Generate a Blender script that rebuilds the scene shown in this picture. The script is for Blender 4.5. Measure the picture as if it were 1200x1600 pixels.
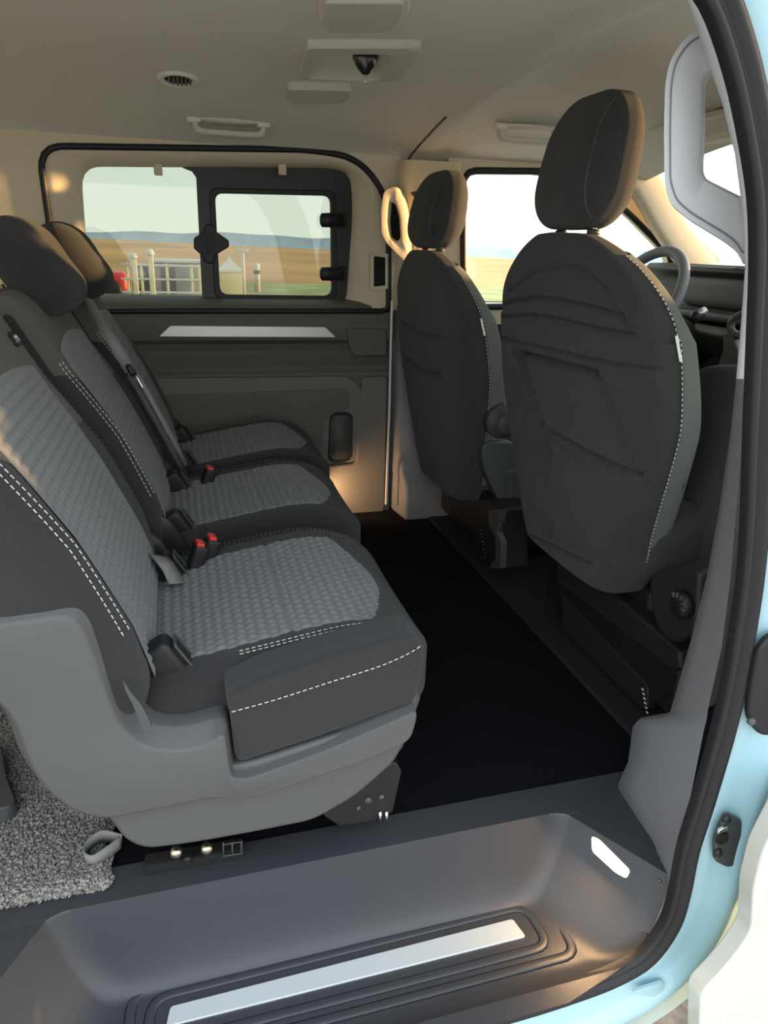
import bpy, bmesh, math, random
import numpy as np
from mathutils import Vector, Matrix
random.seed(7); np.random.seed(7)
for o in list(bpy.data.objects): bpy.data.objects.remove(o)
S = bpy.context.scene; COL = S.collection
# ------------------------------------------------------------------ camera
F = 1109.; PSI = math.radians(16.4); PIT = math.radians(20.5); ROL = math.radians(1.85)
CAM = np.array([0., 0., .98])
_f = np.array([math.sin(PSI)*math.cos(PIT), math.cos(PSI)*math.cos(PIT), -math.sin(PIT)])
_r = np.array([math.cos(PSI), -math.sin(PSI), 0.]); _u = np.cross(_r, _f)
_R = math.cos(ROL)*_r + math.sin(ROL)*_u; _U = math.cos(ROL)*_u - math.sin(ROL)*_r
cd = bpy.data.cameras.new('camera'); co = bpy.data.objects.new('camera', cd); COL.objects.link(co)
cd.sensor_fit = 'HORIZONTAL'; cd.sensor_width = 36; cd.lens = F/1200*36; cd.clip_start = .02; cd.clip_end = 9000
co.matrix_world = Matrix(((_R[0], _U[0], -_f[0], CAM[0]), (_R[1], _U[1], -_f[1], CAM[1]), (_R[2], _U[2], -_f[2], CAM[2]), (0, 0, 0, 1)))
S.camera = co
# ------------------------------------------------------------------ world, sun, exposure
S.view_settings.view_transform = 'Standard'; S.view_settings.look = 'None'
S.view_settings.gamma = 1; S.view_settings.use_curve_mapping = False; S.view_settings.exposure = 1.2
wd = bpy.data.worlds.new('sky'); S.world = wd; wd.use_nodes = True
nt = wd.node_tree; nt.nodes.clear()
wo = nt.nodes.new('ShaderNodeOutputWorld'); bg = nt.nodes.new('ShaderNodeBackground')
tc = nt.nodes.new('ShaderNodeTexCoord'); sx = nt.nodes.new('ShaderNodeSeparateXYZ'); rp = nt.nodes.new('ShaderNodeValToRGB')
nz = nt.nodes.new('ShaderNodeTexNoise'); nz.inputs['Scale'].default_value = 2.2; nz.inputs['Detail'].default_value = 5
mx = nt.nodes.new('ShaderNodeMix'); mx.data_type = 'RGBA'
mp = nt.nodes.new('ShaderNodeMapping'); mp.inputs['Scale'].default_value = (1, 1, 5)
nt.links.new(tc.outputs['Generated'], sx.inputs[0]); nt.links.new(sx.outputs['Z'], rp.inputs[0])
nt.links.new(tc.outputs['Generated'], mp.inputs[0]); nt.links.new(mp.outputs[0], nz.inputs[0])
e = rp.color_ramp.elements; e[0].position = .0; e[0].color = (1., .96, .86, 1); e[1].position = .6; e[1].color = (.74, .87, 1, 1)
k = e.new(.16); k.color = (.94, .97, .95, 1)
nt.links.new(nz.outputs[0], mx.inputs[0]); nt.links.new(rp.outputs[0], mx.inputs[6])
mx.inputs[7].default_value = (.93, .97, 1, 1); nt.links.new(mx.outputs[2], bg.inputs[0])
bg.inputs[1].default_value = 1.25; nt.links.new(bg.outputs[0], wo.inputs[0])
sd = bpy.data.lights.new('sun', 'SUN'); so = bpy.data.objects.new('sun', sd); COL.objects.link(so)
sd.energy = 7; sd.color = (1, .58, .24); sd.angle = math.radians(1.5)
so.rotation_euler = Vector((-.99, .095, -.05)).to_track_quat('-Z', 'Y').to_euler()
so.location = (6, -2, 3)

# ------------------------------------------------------------------ helpers
def ray(x, y): return _f*F + _R*(x-600) + _U*(800-y)
def W(x, y, v, ax=1):
    d = ray(x, y); return CAM + d*((v-CAM[ax])/d[ax])
def WX(x, y, v): return W(x, y, v, 0)
def WZ(x, y, v): return W(x, y, v, 2)

MATS = {}
def mat(name, col, rough=.6, bump=None, var=0, vscale=40, metal=0, spec=.5, emit=None, sheen=0, coat=0):
    m = bpy.data.materials.new(name); m.use_nodes = True; t = m.node_tree; b = t.nodes['Principled BSDF']
    b.inputs['Base Color'].default_value = (*col, 1); b.inputs['Roughness'].default_value = rough
    b.inputs['Metallic'].default_value = metal; b.inputs['Specular IOR Level'].default_value = spec
    if sheen: b.inputs['Sheen Weight'].default_value = sheen; b.inputs['Sheen Roughness'].default_value = .5
    if coat: b.inputs['Coat Weight'].default_value = coat; b.inputs['Coat Roughness'].default_value = .08
    c = t.nodes.new('ShaderNodeTexCoord')
    if var:
        n = t.nodes.new('ShaderNodeTexNoise'); n.inputs['Scale'].default_value = vscale; n.inputs['Detail'].default_value = 4
        t.links.new(c.outputs['Object'], n.inputs[0])
        r = t.nodes.new('ShaderNodeValToRGB'); r.color_ramp.elements[0].position = .3; r.color_ramp.elements[1].position = .7
        r.color_ramp.elements[0].color = (*[max(0, v*(1-var)) for v in col], 1); r.color_ramp.elements[1].color = (*[min(1, v*(1+var)) for v in col], 1)
        t.links.new(n.outputs[0], r.inputs[0]); t.links.new(r.outputs[0], b.inputs['Base Color'])
    if bump:
        n = t.nodes.new('ShaderNodeTexNoise'); n.inputs['Scale'].default_value = bump[0]; n.inputs['Detail'].default_value = 2
        t.links.new(c.outputs['Object'], n.inputs[0])
        bp = t.nodes.new('ShaderNodeBump'); bp.inputs['Strength'].default_value = bump[1]; bp.inputs['Distance'].default_value = .002
        t.links.new(n.outputs[0], bp.inputs['Height']); t.links.new(bp.outputs[0], b.inputs['Normal'])
    if emit:
        b.inputs['Emission Color'].default_value = (*emit[0], 1); b.inputs['Emission Strength'].default_value = emit[1]
    MATS[name] = m; return m
def glass(name, tint, gloss=.06):
    m = bpy.data.materials.new(name); m.use_nodes = True; t = m.node_tree; t.nodes.clear()
    o = t.nodes.new('ShaderNodeOutputMaterial'); a = t.nodes.new('ShaderNodeBsdfTransparent'); g = t.nodes.new('ShaderNodeBsdfGlossy')
    a.inputs[0].default_value = (*tint, 1); g.inputs['Roughness'].default_value = .03
    x = t.nodes.new('ShaderNodeMixShader'); x.inputs[0].default_value = gloss
    t.links.new(a.outputs[0], x.inputs[1]); t.links.new(g.outputs[0], x.inputs[2]); t.links.new(x.outputs[0], o.inputs[0]); MATS[name] = m
mat('carpet', (.006, .006, .008), 1, (900, .5), .5, 300, spec=.1)
mat('carpet_cab', (.022, .022, .024), .95, (900, .5), .3, 300, spec=.15)
mat('headliner', (.76, .74, .64), .95, (700, .25), .05, 300, spec=.2)
mat('rooftrim', (.60, .585, .51), .6, (500, .08), spec=.3)
mat('beige', (.62, .54, .40), .7, (500, .08), spec=.3)  # pale trim, the warm light of the far side put into its colour
mat('sand', (.66, .56, .40), .7, (500, .08), spec=.3)  # deeper copy of the pale trim, low sunlight put into its colour
mat('palegrey', (.56, .58, .60), .55, (600, .08), spec=.35)  # near-side copy of the pale trim, cool sky light put into its colour
mat('pillargrey', (.20, .205, .22), .6, (700, .15), spec=.35)
mat('doortrim', (.115, .11, .098), .62, (700, .2), spec=.35)
mat('doortrim_low', (.16, .152, .136), .62, (700, .2), spec=.35)
mat('sidegrey', (.078, .079, .080), .55, (800, .2), .03, 200, spec=.4)
mat('stepgrey', (.042, .045, .052), .36, (900, .18), spec=.5)
mat('blackplastic', (.012, .012, .013), .5, (600, .1), spec=.4)
mat('greyplastic', (.06, .064, .066), .5, (600, .1), spec=.4)
mat('rubber', (.012, .012, .014), .5, (300, .1), spec=.4)
mat('fabric', (.030, .030, .031), .95, (1400, .7), .25, 900, spec=.15, sheen=.12)
mat('fabric_front', (.046, .046, .048), .95, (1400, .6), .2, 900, spec=.15, sheen=.12)
mat('shoulder', (.095, .091, .082), .95, (1400, .6), .2, 900, spec=.15, sheen=.1)
mat('bolster', (.14, .15, .13), .95, (1400, .6), .15, 900, spec=.15, sheen=.2)  # front seat cloth, sky light put into its paler tone
mat('insert', (.150, .155, .158), .85, (1600, .15), .06, 700, spec=.25, sheen=.15)
mat('thread', (.62, .62, .58), .8)
mat('darkthread', (.10, .10, .095), .8)
mat('webbing', (.20, .20, .195), .75, (500, .3), spec=.3)
mat('red', (.62, .035, .02), .4)
mat('silver', (.62, .63, .62), .42, (300, .1), metal=.55)
mat('plate', (.64, .70, .72), .42, (400, .06), metal=.35)
mat('chrome', (.75, .76, .75), .2, metal=1)
mat('brass', (.45, .42, .34), .3, metal=1)
mat('paint', (.36, .57, .64), .25, coat=.6)
mat('paint_sunlit', (.56, .57, .51), .25, (60, .02), coat=.6)  # sunlit copy of the pale blue paint, sunlight put into the cream
mat('lamp', (1, .9, .7), .4, emit=((1, .80, .48), 1.1))
mat('shade_black', (.004, .004, .004), .9)  # near-black that paints the shade inside openings and under the seat
mat('smoke', (.02, .02, .022), .15, spec=.6)
mat('frit', (.014, .014, .014), .45)
mat('dashdark', (.013, .0135, .012), .6, (500, .2))
mat('dashmid', (.040, .041, .036), .55, (500, .15))
mat('white', (.8, .8, .76), .5)
mat('speckle', (.20, .19, .18), .95, (500, .6), .95, 260, spec=.1)
mat('gravel', (.40, .38, .35), .95, (40, .6), .35, 25)
mat('field', (.56, .30, .12), 1, None, .22, .12)
mat('grass', (.36, .36, .15), 1, None, .3, .5)
mat('mount', (.36, .43, .50), 1, None, .12, .01, spec=0)  # distance haze put into the blue-grey
mat('cream', (.72, .62, .40), .8); mat('offwhite', (.62, .60, .54), .7); mat('redcar', (.6, .03, .03), .4)
mat('concrete', (.35, .34, .32), .9, None, .2, 2); mat('darkgrey', (.07, .07, .07), .6)
mat('curtain', (.42, .33, .23), .9)
glass('tinted', (.50, .535, .49), .04); glass('clear', (.93, .96, .94), .04)

def tag(o, label=None, cat=None, group=None, kind=None):
    for k_, v in (('label', label), ('category', cat), ('group', group), ('kind', kind)):
        if v: o[k_] = v
    return o
def empty(name, loc, label=None, cat=None, group=None, kind=None):
    o = bpy.data.objects.new(name, None); COL.objects.link(o); o.location = loc; o.empty_display_size = .05
    return tag(o, label, cat, group, kind)
def obj(name, vf, m, parent=None, smooth=True, bev=0, seg=3, sub=0, auto=None, solid=0):
    v, f = vf
    me = bpy.data.meshes.new(name); me.from_pydata([tuple(map(float, p)) for p in v], [], [tuple(map(int, q)) for q in f])
    bm = bmesh.new(); bm.from_mesh(me); bmesh.ops.remove_doubles(bm, verts=bm.verts, dist=1e-6); bmesh.ops.recalc_face_normals(bm, faces=bm.faces); bm.to_mesh(me); bm.free()
    me.materials.append(MATS[m] if isinstance(m, str) else m)
    if smooth: me.polygons.foreach_set('use_smooth', [True]*len(me.polygons))
    o = bpy.data.objects.new(name, me); COL.objects.link(o)
    if parent:
        o.parent = parent                      # vertices are given in world space: take the root's place off
        L = Vector((0, 0, 0)); p = parent
        while p: L += p.location; p = p.parent
        me.transform(Matrix.Translation(-L))
    if solid: s = o.modifiers.new('t', 'SOLIDIFY'); s.thickness = solid; s.offset = 0
    if bev:
        b = o.modifiers.new('b', 'BEVEL'); b.width = bev; b.segments = seg; b.limit_method = 'ANGLE'; b.angle_limit = math.radians(35)
    if sub: q = o.modifiers.new('s', 'SUBSURF'); q.levels = q.render_levels = sub
    if smooth and (auto or bev):
        me.set_sharp_from_angle(angle=math.radians(auto or 60))
    return o
def join(*vfs):
    V, Fc, n = [], [], 0
    for v, f in vfs:
        V += list(v); Fc += [tuple(i+n for i in q) for q in f]; n += len(v)
    return V, Fc
def xf(vf, M):
    M = Matrix(M) if not isinstance(M, Matrix) else M
    return [np.array(M @ Vector(tuple(map(float, p)))) for p in vf[0]], vf[1]
def T(x, y, z): return Matrix.Translation((x, y, z))
def RX(a): return Matrix.Rotation(math.radians(a), 4, 'X')
def RY(a): return Matrix.Rotation(math.radians(a), 4, 'Y')
def RZ(a): return Matrix.Rotation(math.radians(a), 4, 'Z')
def box(c, s):
    x, y, z = np.array(c, float); a, b, d = np.array(s, float)/2
    v = [(x+i*a, y+j*b, z+k_*d) for i in (-1, 1) for j in (-1, 1) for k_ in (-1, 1)]
    return v, [(0, 1, 3, 2), (4, 6, 7, 5), (0, 4, 5, 1), (2, 3, 7, 6), (0, 2, 6, 4), (1, 5, 7, 3)]
def axis_pts(h, r, n, nc=5):
    i = max(h-r, 0)
    a = [-(i+r*math.tan(t*math.pi/4/nc)) for t in range(nc, 0, -1)] if r > 0 else []
    mid = list(np.linspace(-i, i, n+1)) if i > 1e-6 else [0]
    return a + mid + [-q for q in reversed(a)]
def rbox(size, r, n=(6, 6, 6), nc=5):
    h = np.array(size, float)/2; r = np.minimum(np.array([r]*3 if np.isscalar(r) else r, float), h)
    A = [axis_pts(h[i], r[i], n[i], nc) for i in range(3)]; N = [len(a) for a in A]
    idx, V, Fc = {}, [], []
    def vid(i, j, k_):
        if (i, j, k_) not in idx:
            p = np.array([A[0][i], A[1][j], A[2][k_]]); q = np.clip(p, -(h-r), h-r); d = (p-q)/np.maximum(r, 1e-9); L = np.linalg.norm(d)
            V.append(q + r*d/L if L > 1e-9 else p); idx[(i, j, k_)] = len(V)-1
        return idx[(i, j, k_)]
    for ax in range(3):
        u, v = [(1, 2), (0, 2), (0, 1)][ax]
        for end in (0, N[ax]-1):
            for a in range(N[u]-1):
                for b in range(N[v]-1):
                    q = []
                    for da, db in ((0, 0), (1, 0), (1, 1), (0, 1)):
                        t = [0, 0, 0]; t[ax] = end; t[u] = a+da; t[v] = b+db; q.append(vid(*t))
                    Fc.append(tuple(q))
    return np.array(V), Fc
def grid(fn, nu, nv):
    V = [fn(i/nu, j/nv) for j in range(nv+1) for i in range(nu+1)]
    Fc = [(j*(nu+1)+i, j*(nu+1)+i+1, (j+1)*(nu+1)+i+1, (j+1)*(nu+1)+i) for j in range(nv) for i in range(nu)]
    return V, Fc
def loft(rings, closed=True, cap=True):
    n = len(rings[0]); V = [p for r in rings for p in r]; Fc = []
    for k_ in range(len(rings)-1):
        for i in range(n if closed else n-1):
            j = (i+1) % n; Fc.append((k_*n+i, k_*n+j, (k_+1)*n+j, (k_+1)*n+i))
    if cap and closed: Fc.append(tuple(range(n-1, -1, -1))); Fc.append(tuple((len(rings)-1)*n+i for i in range(n)))
    return V, Fc
def fillet(pts, r, seg=6, closed=True):
    pts = [np.array(p, float) for p in pts]; n = len(pts); out = []
    rr = [r]*n if np.isscalar(r) else r
    for i in range(n):
        if not closed and i in (0, n-1) or rr[i] <= 0: out.append(pts[i]); continue
        a, p, b = pts[i-1], pts[i], pts[(i+1) % n]
        d1, d2 = np.linalg.norm(a-p), np.linalg.norm(b-p); t = min(rr[i], d1*.49, d2*.49)
        s, e_ = p+(a-p)/d1*t, p+(b-p)/d2*t
        for k_ in range(seg+1):
            w = k_/seg; out.append((1-w)**2*s+2*w*(1-w)*p+w*w*e_)
    return out
def resample(pts, n, closed=True):
    P = np.array(pts, float)
    if closed: P = np.vstack([P, P[:1]])
    d = np.r_[0, np.cumsum(np.linalg.norm(np.diff(P, axis=0), axis=1))]
    t = np.linspace(0, d[-1], n, endpoint=not closed)
    return [np.array([np.interp(q, d, P[:, i]) for i in range(P.shape[1])]) for q in t]
def smooth_path(pts, n=40):
    P = [np.array(p, float) for p in pts]; P = [2*P[0]-P[1]] + P + [2*P[-1]-P[-2]]; out = []
    m = len(P)-3; k_ = max(2, n//m)
    for i in range(m):
        a, b, c, d = P[i:i+4]
        for j in range(k_):
            t = j/k_; out.append(.5*((2*b)+(c-a)*t+(2*a-5*b+4*c-d)*t*t+(3*b-a-3*c+d)*t**3))
    out.append(P[-2]); return out
def prism(pts, dep):
    n = len(pts); d = np.array(dep, float); V = [np.array(p, float) for p in pts] + [np.array(p, float)+d for p in pts]
    return V, [tuple(range(n)), tuple(range(2*n-1, n-1, -1))] + [(i, i+n, (i+1) % n+n, (i+1) % n) for i in range(n)]
def ringslab(outer, inner, dep):
    n = len(outer); d = np.array(dep, float); o = [np.array(p, float) for p in outer]; i_ = [np.array(p, float) for p in inner]
    V = o+i_+[p+d for p in o]+[p+d for p in i_]; Fc = []
    for a in range(n):
        b = (a+1) % n
        Fc += [(a, b, n+b, n+a), (2*n+a, 3*n+a, 3*n+b, 2*n+b), (a, 2*n+a, 2*n+b, b), (n+a, n+b, 3*n+b, 3*n+a)]
    return V, Fc
def sweep(path, sec, up=(0, 0, 1), closed=False, cap=True, scale=None):
    P = [np.array(p, float) for p in path]; n = len(P); rings = []; up = np.array(up, float)
    for i in range(n):
        a = P[i-1] if (i or closed) else P[i]; b = P[(i+1) % n] if (i < n-1 or closed) else P[i]
        t = b-a; t = t/np.linalg.norm(t); s = np.cross(t, up); s = s/max(np.linalg.norm(s), 1e-9); w = np.cross(s, t); k_ = scale[i] if scale is not None else 1
        rings.append([P[i]+(s*x+w*y)*k_ for x, y in sec])
    if closed: rings.append(rings[0])
    return loft(rings, True, cap and not closed)
def circ(r, n=10, ry=None): return [(r*math.cos(2*math.pi*i/n), (ry or r)*math.sin(2*math.pi*i/n)) for i in range(n)]
def tube(path, r, n=8, up=(.123, .456, .88), closed=False): return sweep(path, circ(r, n), up, closed)
def lathe(prof, n=32):   # profile (radius, height) about Z
    return loft([[np.array([r*math.cos(2*math.pi*i/n), r*math.sin(2*math.pi*i/n), z]) for i in range(n)] for r, z in prof])
def rrect(w, h, r, seg=5):
    o = []
    for cx, cy, a0 in ((w/2-r, h/2-r, 0), (-w/2+r, h/2-r, 90), (-w/2+r, -h/2+r, 180), (w/2-r, -h/2+r, 270)):
        for k_ in range(seg+1):
            a = math.radians(a0+90*k_/seg); o.append((cx+r*math.cos(a), cy+r*math.sin(a)))
    return o
def stitches(path, dash=.006, gap=.0035, r=.0008, lift=None):
    P = np.array(path, float); d = np.r_[0, np.cumsum(np.linalg.norm(np.diff(P, axis=0), axis=1))]; out = []; t = 0
    ev = lambda q: np.array([np.interp(q, d, P[:, i]) for i in range(3)])
    while t+dash < d[-1]:
        a, b = ev(t), ev(t+dash); out.append(sweep([a, (a+b)/2, b], circ(r, 4), (.1, .2, .97))); t += dash+gap
    return join(*out)
def pd(P, line):   # distance of points (N,2) to a polyline
    P = np.asarray(P, float); best = np.full(len(P), 1e9)
    for a, b in zip(line[:-1], line[1:]):
        a, b = np.array(a, float), np.array(b, float); ab = b-a; t = np.clip(((P-a)@ab)/max(ab@ab, 1e-12), 0, 1)
        best = np.minimum(best, np.linalg.norm(P-(a+t[:, None]*ab), axis=1))
    return best
def dup(root, loc):
    r = root.copy(); COL.objects.link(r); r.location = loc
    for ch in list(root.children):
        c = ch.copy(); COL.objects.link(c); c.parent = r
        for g in list(ch.children):
            d = g.copy(); COL.objects.link(d); d.parent = c
    return r
# ================================================================== THE VAN BODY (setting)
def struct(name, vf, m, parent=None, **k):
    o = obj(name, vf, m, parent, **k)
    if not parent: o['kind'] = 'structure'
    return o
FY = 2.56
struct('floor', box((-.3, 1.83, -.01), (2.44, 1.84, .02)), 'carpet', smooth=False)
# roof lining: cross-section in Y, two pieces with a step at the front seats
_rs = np.array(smooth_path([(1.70, 1.395), (2.0, 1.377), (2.2, 1.350), (2.38, 1.315), (2.5, 1.288), (2.56, 1.268), (2.62, 1.235)], 60))
def rz(Y): return float(np.interp(Y, _rs[:, 0], _rs[:, 1])) if Y > 1.7 else 1.395-.055*((1.7-Y)/1.0)**2
def ceil(u, v): X = -1.7+u*2.50; Y = .72+v*(2.59-.72); return (X, Y, rz(Y) - (.012*max(0, (X-.76)/.04)**2 if X > .76 else 0))
c0 = struct('ceiling', grid(ceil, 100, 60), 'headliner')
def ceil2(u, v):
    Y = .72+v*(2.59-.72); X = .79+u*.87
    ridge = -.022*(1-math.exp(-(X-.79)/.015)) - .006*math.exp(-((X-.83)/.03)**2) + .010*(1-math.exp(-(X-.79)/.10))
    return (X, Y, rz(Y) + ridge - .05*max(0, (X-1.2)/.46)**2*1.2)
obj('front_lining', grid(ceil2, 60, 60), 'headliner', c0)
obj('lining_seam', sweep([(.797, y, rz(y)-.012) for y in np.linspace(2.2, 2.575, 30)], circ(.003, 6), (0, 1, .3)), 'darkgrey', c0)
struct('roof_panel', box((0, 1.65, 1.46), (3.6, 2.0, .04)), 'paint', c0, smooth=False, bev=.015)
# rear end of the body, closed
wb = empty('wall_back', (-1.72, 1.65, 0), kind='structure')
obj('tailgate_trim', ringslab([(-1.72, .68, 1.44), (-1.72, 2.64, 1.44), (-1.72, 2.64, -.1), (-1.72, .68, -.1)], [(-1.72, .92, 1.27), (-1.72, 2.40, 1.27), (-1.72, 2.40, .70), (-1.72, .92, .70)], (-.04, 0, 0)), 'beige', wb, smooth=False)
obj('tailgate_glass', box((-1.74, 1.66, .985), (.004, 1.5, .6)), 'tinted', wb, smooth=False)

# ---- far wall: dark lower trim, extruded profile
wl = empty('wall_left', (0, FY, 0), kind='structure')
prof = [(2.64, .80), (2.60, .79), (2.575, .777), (2.56, .76), (2.552, .735), (2.548, .715), (2.548, .675), (2.552, .660), (2.575, .645), (2.585, .62), (2.575, .595), (2.555, .578),
        (2.545, .566), (2.545, .558), (2.552, .556), (2.552, .549), (2.545, .547), (2.545, .50), (2.545, .30), (2.54, .10), (2.535, 0), (2.70, -.02), (2.70, .80)]
obj('lower_trim', loft([[(x, y, z) for y, z in prof] for x in np.linspace(-1.68, .765, 3)]), 'doortrim', wl, auto=28)
# raised storage-door panel, a flat dark stand-in for its bottle recess and the silver strip
def wp(pts, Y): return [W(x, y, Y) for x, y in pts]
pp = fillet(wp([(150, 596), (200, 592), (545, 588), (566, 607), (563, 700), (556, 722), (480, 726), (150, 740)], 2.530), .02)
obj('storage_panel', prism(pp, (0, .02, 0)), 'doortrim_low', wl, bev=.006)
pi_ = fillet(wp([(180, 618), (538, 606), (548, 612), (546, 640), (510, 655), (500, 715), (180, 735)], 2.5295), .02)
obj('panel_inset', prism(pi_, (0, .01, 0)), 'doortrim', wl, bev=.004)
rc = resample(fillet(wp([(516, 646), (551, 646), (549, 719), (513, 722)], 2.528), .03), 48); ct = np.mean(rc, axis=0)
obj('bottle_recess', loft([[ct+(p-ct)*1.06 for p in rc], rc, [ct+(p-ct)*.9+np.array([0, .0015, 0]) for p in rc]], True, False), 'blackplastic', wl, auto=30)
obj('recess_shade', prism([ct+(p-ct)*.99+np.array([0, .0012, 0]) for p in rc], (0, .01, 0)), 'darkgrey', wl)  # flat insert, the shade of the recess put into its dark colour
sp = fillet(wp([(248, 526), (266, 509), (508, 511), (525, 527)], 2.536), .006)
obj('silver_strip', prism(sp, (0, .02, 0)), 'silver', wl, bev=.003)
arm = wp([(540, 512), (604, 514), (604, 556), (555, 556), (548, 548)], 2.538)
obj('trim_block', prism(fillet(arm, .012), (0, .02, 0)), 'doortrim', wl, bev=.004)
obj('front_corner_trim', prism(fillet(wp([(566, 590), (606, 588), (602, 790), (596, 808), (570, 816), (480, 812), (500, 730), (556, 724)], 2.527), .02), (0, .03, 0)), 'doortrim_low', wl, bev=.006)
# ---- far wall: pale upper trim with the window hole
NL = 120
def loop(px, Y, r, n=NL): return resample(fillet(wp(px, Y), r, 8), n)
out = resample([(-1.68, FY, 1.31), (.80, FY, 1.31), (.80, FY, .765), (-1.68, FY, .765)], NL)
sealpx = [(60, 228), (480, 234), (560, 246), (607, 310), (607, 486), (96, 486)]
L1 = loop(sealpx, FY, [.07, .05, .10, .12, .02, .02])
sealin = [(72, 238), (480, 243), (556, 254), (598, 314), (598, 486), (104, 486)]
L2 = loop(sealin, FY+.004, [.06, .05, .10, .12, .02, .02])
innpx = [(125, 259), (505, 262), (548, 268), (552, 330), (541, 482), (140, 482)]
L3 = loop(innpx, 2.625, [.06, .02, .05, .10, .06, .04])
c = np.mean(L1, axis=0); far = [np.array([np.clip(c[0]+(p[0]-c[0])*6, -1.68, .80), FY, np.clip(c[2]+(p[2]-c[2])*3.2, .765, 1.31)]) for p in L1]
wu = struct('upper_trim', loft([far, L1], True, False), 'beige', wl)
obj('window_reveal', loft([[p+np.array([0, .004, 0]) for p in L1], L2, [np.array([p[0]*.85+q[0]*.15, FY+.004, p[2]*.85+q[2]*.15]) for p, q in zip(L2, L3)], [p*.25+q*.75 for p, q in zip(L2, L3)], L3, [p+np.array([0, .03, 0]) for p in L3]], True, False), 'beige', wl)
obj('window_seal', sweep(L1, [(-.009, .010), (-.009, -.006), (0, -.010), (.009, -.006), (.009, .010)], (0, 1, 0), True), 'rubber', wl)
# window: tinted glass, black sliding frame
w1 = empty('window_1', (.1, 2.63, .8), kind='structure')
obj('glass_pane', prism([W(x, y, 2.645) for x, y in ((60, 225), (600, 225), (600, 500), (60, 500))], (0, .004, 0)), 'tinted', w1, smooth=False)
fo = loop([(305, 246), (520, 246), (562, 256), (560, 340), (552, 500), (318, 500)], 2.632, [.01, .02, .05, .1, .02, .01])
fi = loop([(336, 302), (516, 306), (518, 462), (344, 460)], 2.632, [.025, .025, .03, .03])
def align(a, b):
    c_ = np.mean(b, axis=0); n = len(b)
    k_ = min(range(n), key=lambda s: sum(np.linalg.norm((a[i]-np.mean(a, axis=0))/np.ptp(a, axis=0).max()-(b[(i+s) % n]-c_)/np.ptp(b, axis=0).max()) for i in range(0, n, 6)))
    return [b[(i+k_) % n] for i in range(n)]
fi = align(fo, fi)
obj('sliding_frame', ringslab(fo, fi, (0, .01, 0)), 'frit', w1, smooth=False)
c = np.mean(fi, axis=0); fm = [c+(p-c)*1.10 for p in fi]; f2 = [c+(p-c)*1.005 for p in fi]
obj('inner_frame', ringslab([p-np.array([0, .008, 0]) for p in fm], [p-np.array([0, .008, 0]) for p in f2], (0, .008, 0)), 'blackplastic', w1, smooth=False, bev=.003)
# curved corners of the fixed left-hand pane
lo = [(300, 255), (330, 255), (332, 490), (190, 490), (190, 482), (300, 479), (318, 470), (325, 455), (322, 330), (312, 285), (300, 268), (285, 262)]
obj('frit_edge', prism(wp(lo, 2.634), (0, .006, 0)), 'frit', w1, smooth=False)
# latch on the divider, two hinges, two blind clips
la = obj('window_latch', prism(fillet(wp([(303, 372), (318, 362), (322, 350), (332, 350), (338, 362), (358, 376), (358, 386), (338, 398), (332, 412), (322, 412), (316, 400), (303, 388)], 2.615), .006), (0, .022, 0)), 'blackplastic', w1, bev=.004)
for i, xx in enumerate((316, 324, 332)):
    obj('latch_rib', prism(wp([(xx, 365), (xx+4, 365), (xx+5, 398), (xx+1, 398)], 2.611), (0, .008, 0)), 'blackplastic', la, bev=.001)
for yy, w_ in ((344, 'upper'), (428, 'lower')):
    a, b = W(500, yy, 2.617), W(536, yy, 2.617)
    h = obj('pane_catch', sweep([a, a*.93+b*.07, a*.5+b*.5, a*.4+b*.6, b], circ(.024, 14, .015), (0, 1, 0), scale=[.55, .95, 1, .8, .8]), 'blackplastic', w1)
    obj('catch_base', xf(rbox((.05, .012, .05), .005, (2, 1, 2), 2), T(*(b+np.array([-.01, .012, 0])))), 'frit', h)
for xx, w_ in ((247, 'over the fixed pane'), (441, 'over the sliding pane')):
    p = W(xx, 265, 2.60)
    t = obj('blind_clip', xf(rbox((.026, .018, .034), .004, (2, 2, 2), 3), T(*p)), 'beige')
    tag(t, 'small beige plastic clip hanging %s' % w_, 'clip', 'blind clips above the far window')

# ---- far B-pillar
bp = empty('trim_1', (.86, 2.5, 0), kind='structure')
secs = []
for z, x0, x1, y0 in ((0, .800, .985, 2.415), (.012, .795, .988, 2.41), (.13, .795, .985, 2.42), (.15, .795, .98, 2.44), (.165, .79, .975, 2.455), (.26, .785, .97, 2.485), (.5, .785, .965, 2.50), (.775, .785, .96, 2.515)):
    secs.append([(x+.0, y, z) for x, y in fillet([(x0-.03, 2.62), (x0, y0+.03) if z > .2 else (x0, y0), (x1, y0), (x1+.02, 2.62)], [0, .015, .02, 0], 4)])
obj('lower_cover', loft(secs), 'pillargrey', bp, auto=40)
secs = []
for z, y0 in ((.775, 2.515), (.9, 2.525), (1.05, 2.515), (1.18, 2.49), (1.25, 2.46)):
    secs.append([(x, y, z) for x, y in fillet([(.755, 2.62), (.765, y0+.03), (.80, y0), (.96, y0), (.985, 2.62)], [0, .015, .02, .02, 0], 4)])
obj('upper_cover', loft(secs), 'sand', bp, auto=40)
obj('door_edge_strip', sweep([W(612, 470, 2.50), W(608, 640, 2.49), W(603, 788, 2.475)], [(-.003, -.004), (.003, -.004), (.003, .004), (-.003, .004)], (0, 1, 0)), 'white', bp, smooth=False)
bx = wp([(584, 400), (602, 402), (602, 446), (584, 448)], 2.552)
obj('slot_frame', ringslab(resample(fillet([np.array(p)+np.array([dx, 0, dz]) for p, dx, dz in zip(bx, (-.012, .012, .012, -.012), (.012, .012, -.012, -.012))], .006), 40), resample(fillet(bx, .004), 40), (0, .01, 0)), 'beige', bp, smooth=False)
obj('slot', prism(bx, (0, .004, 0)), 'shade_black', bp, smooth=False)

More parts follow.
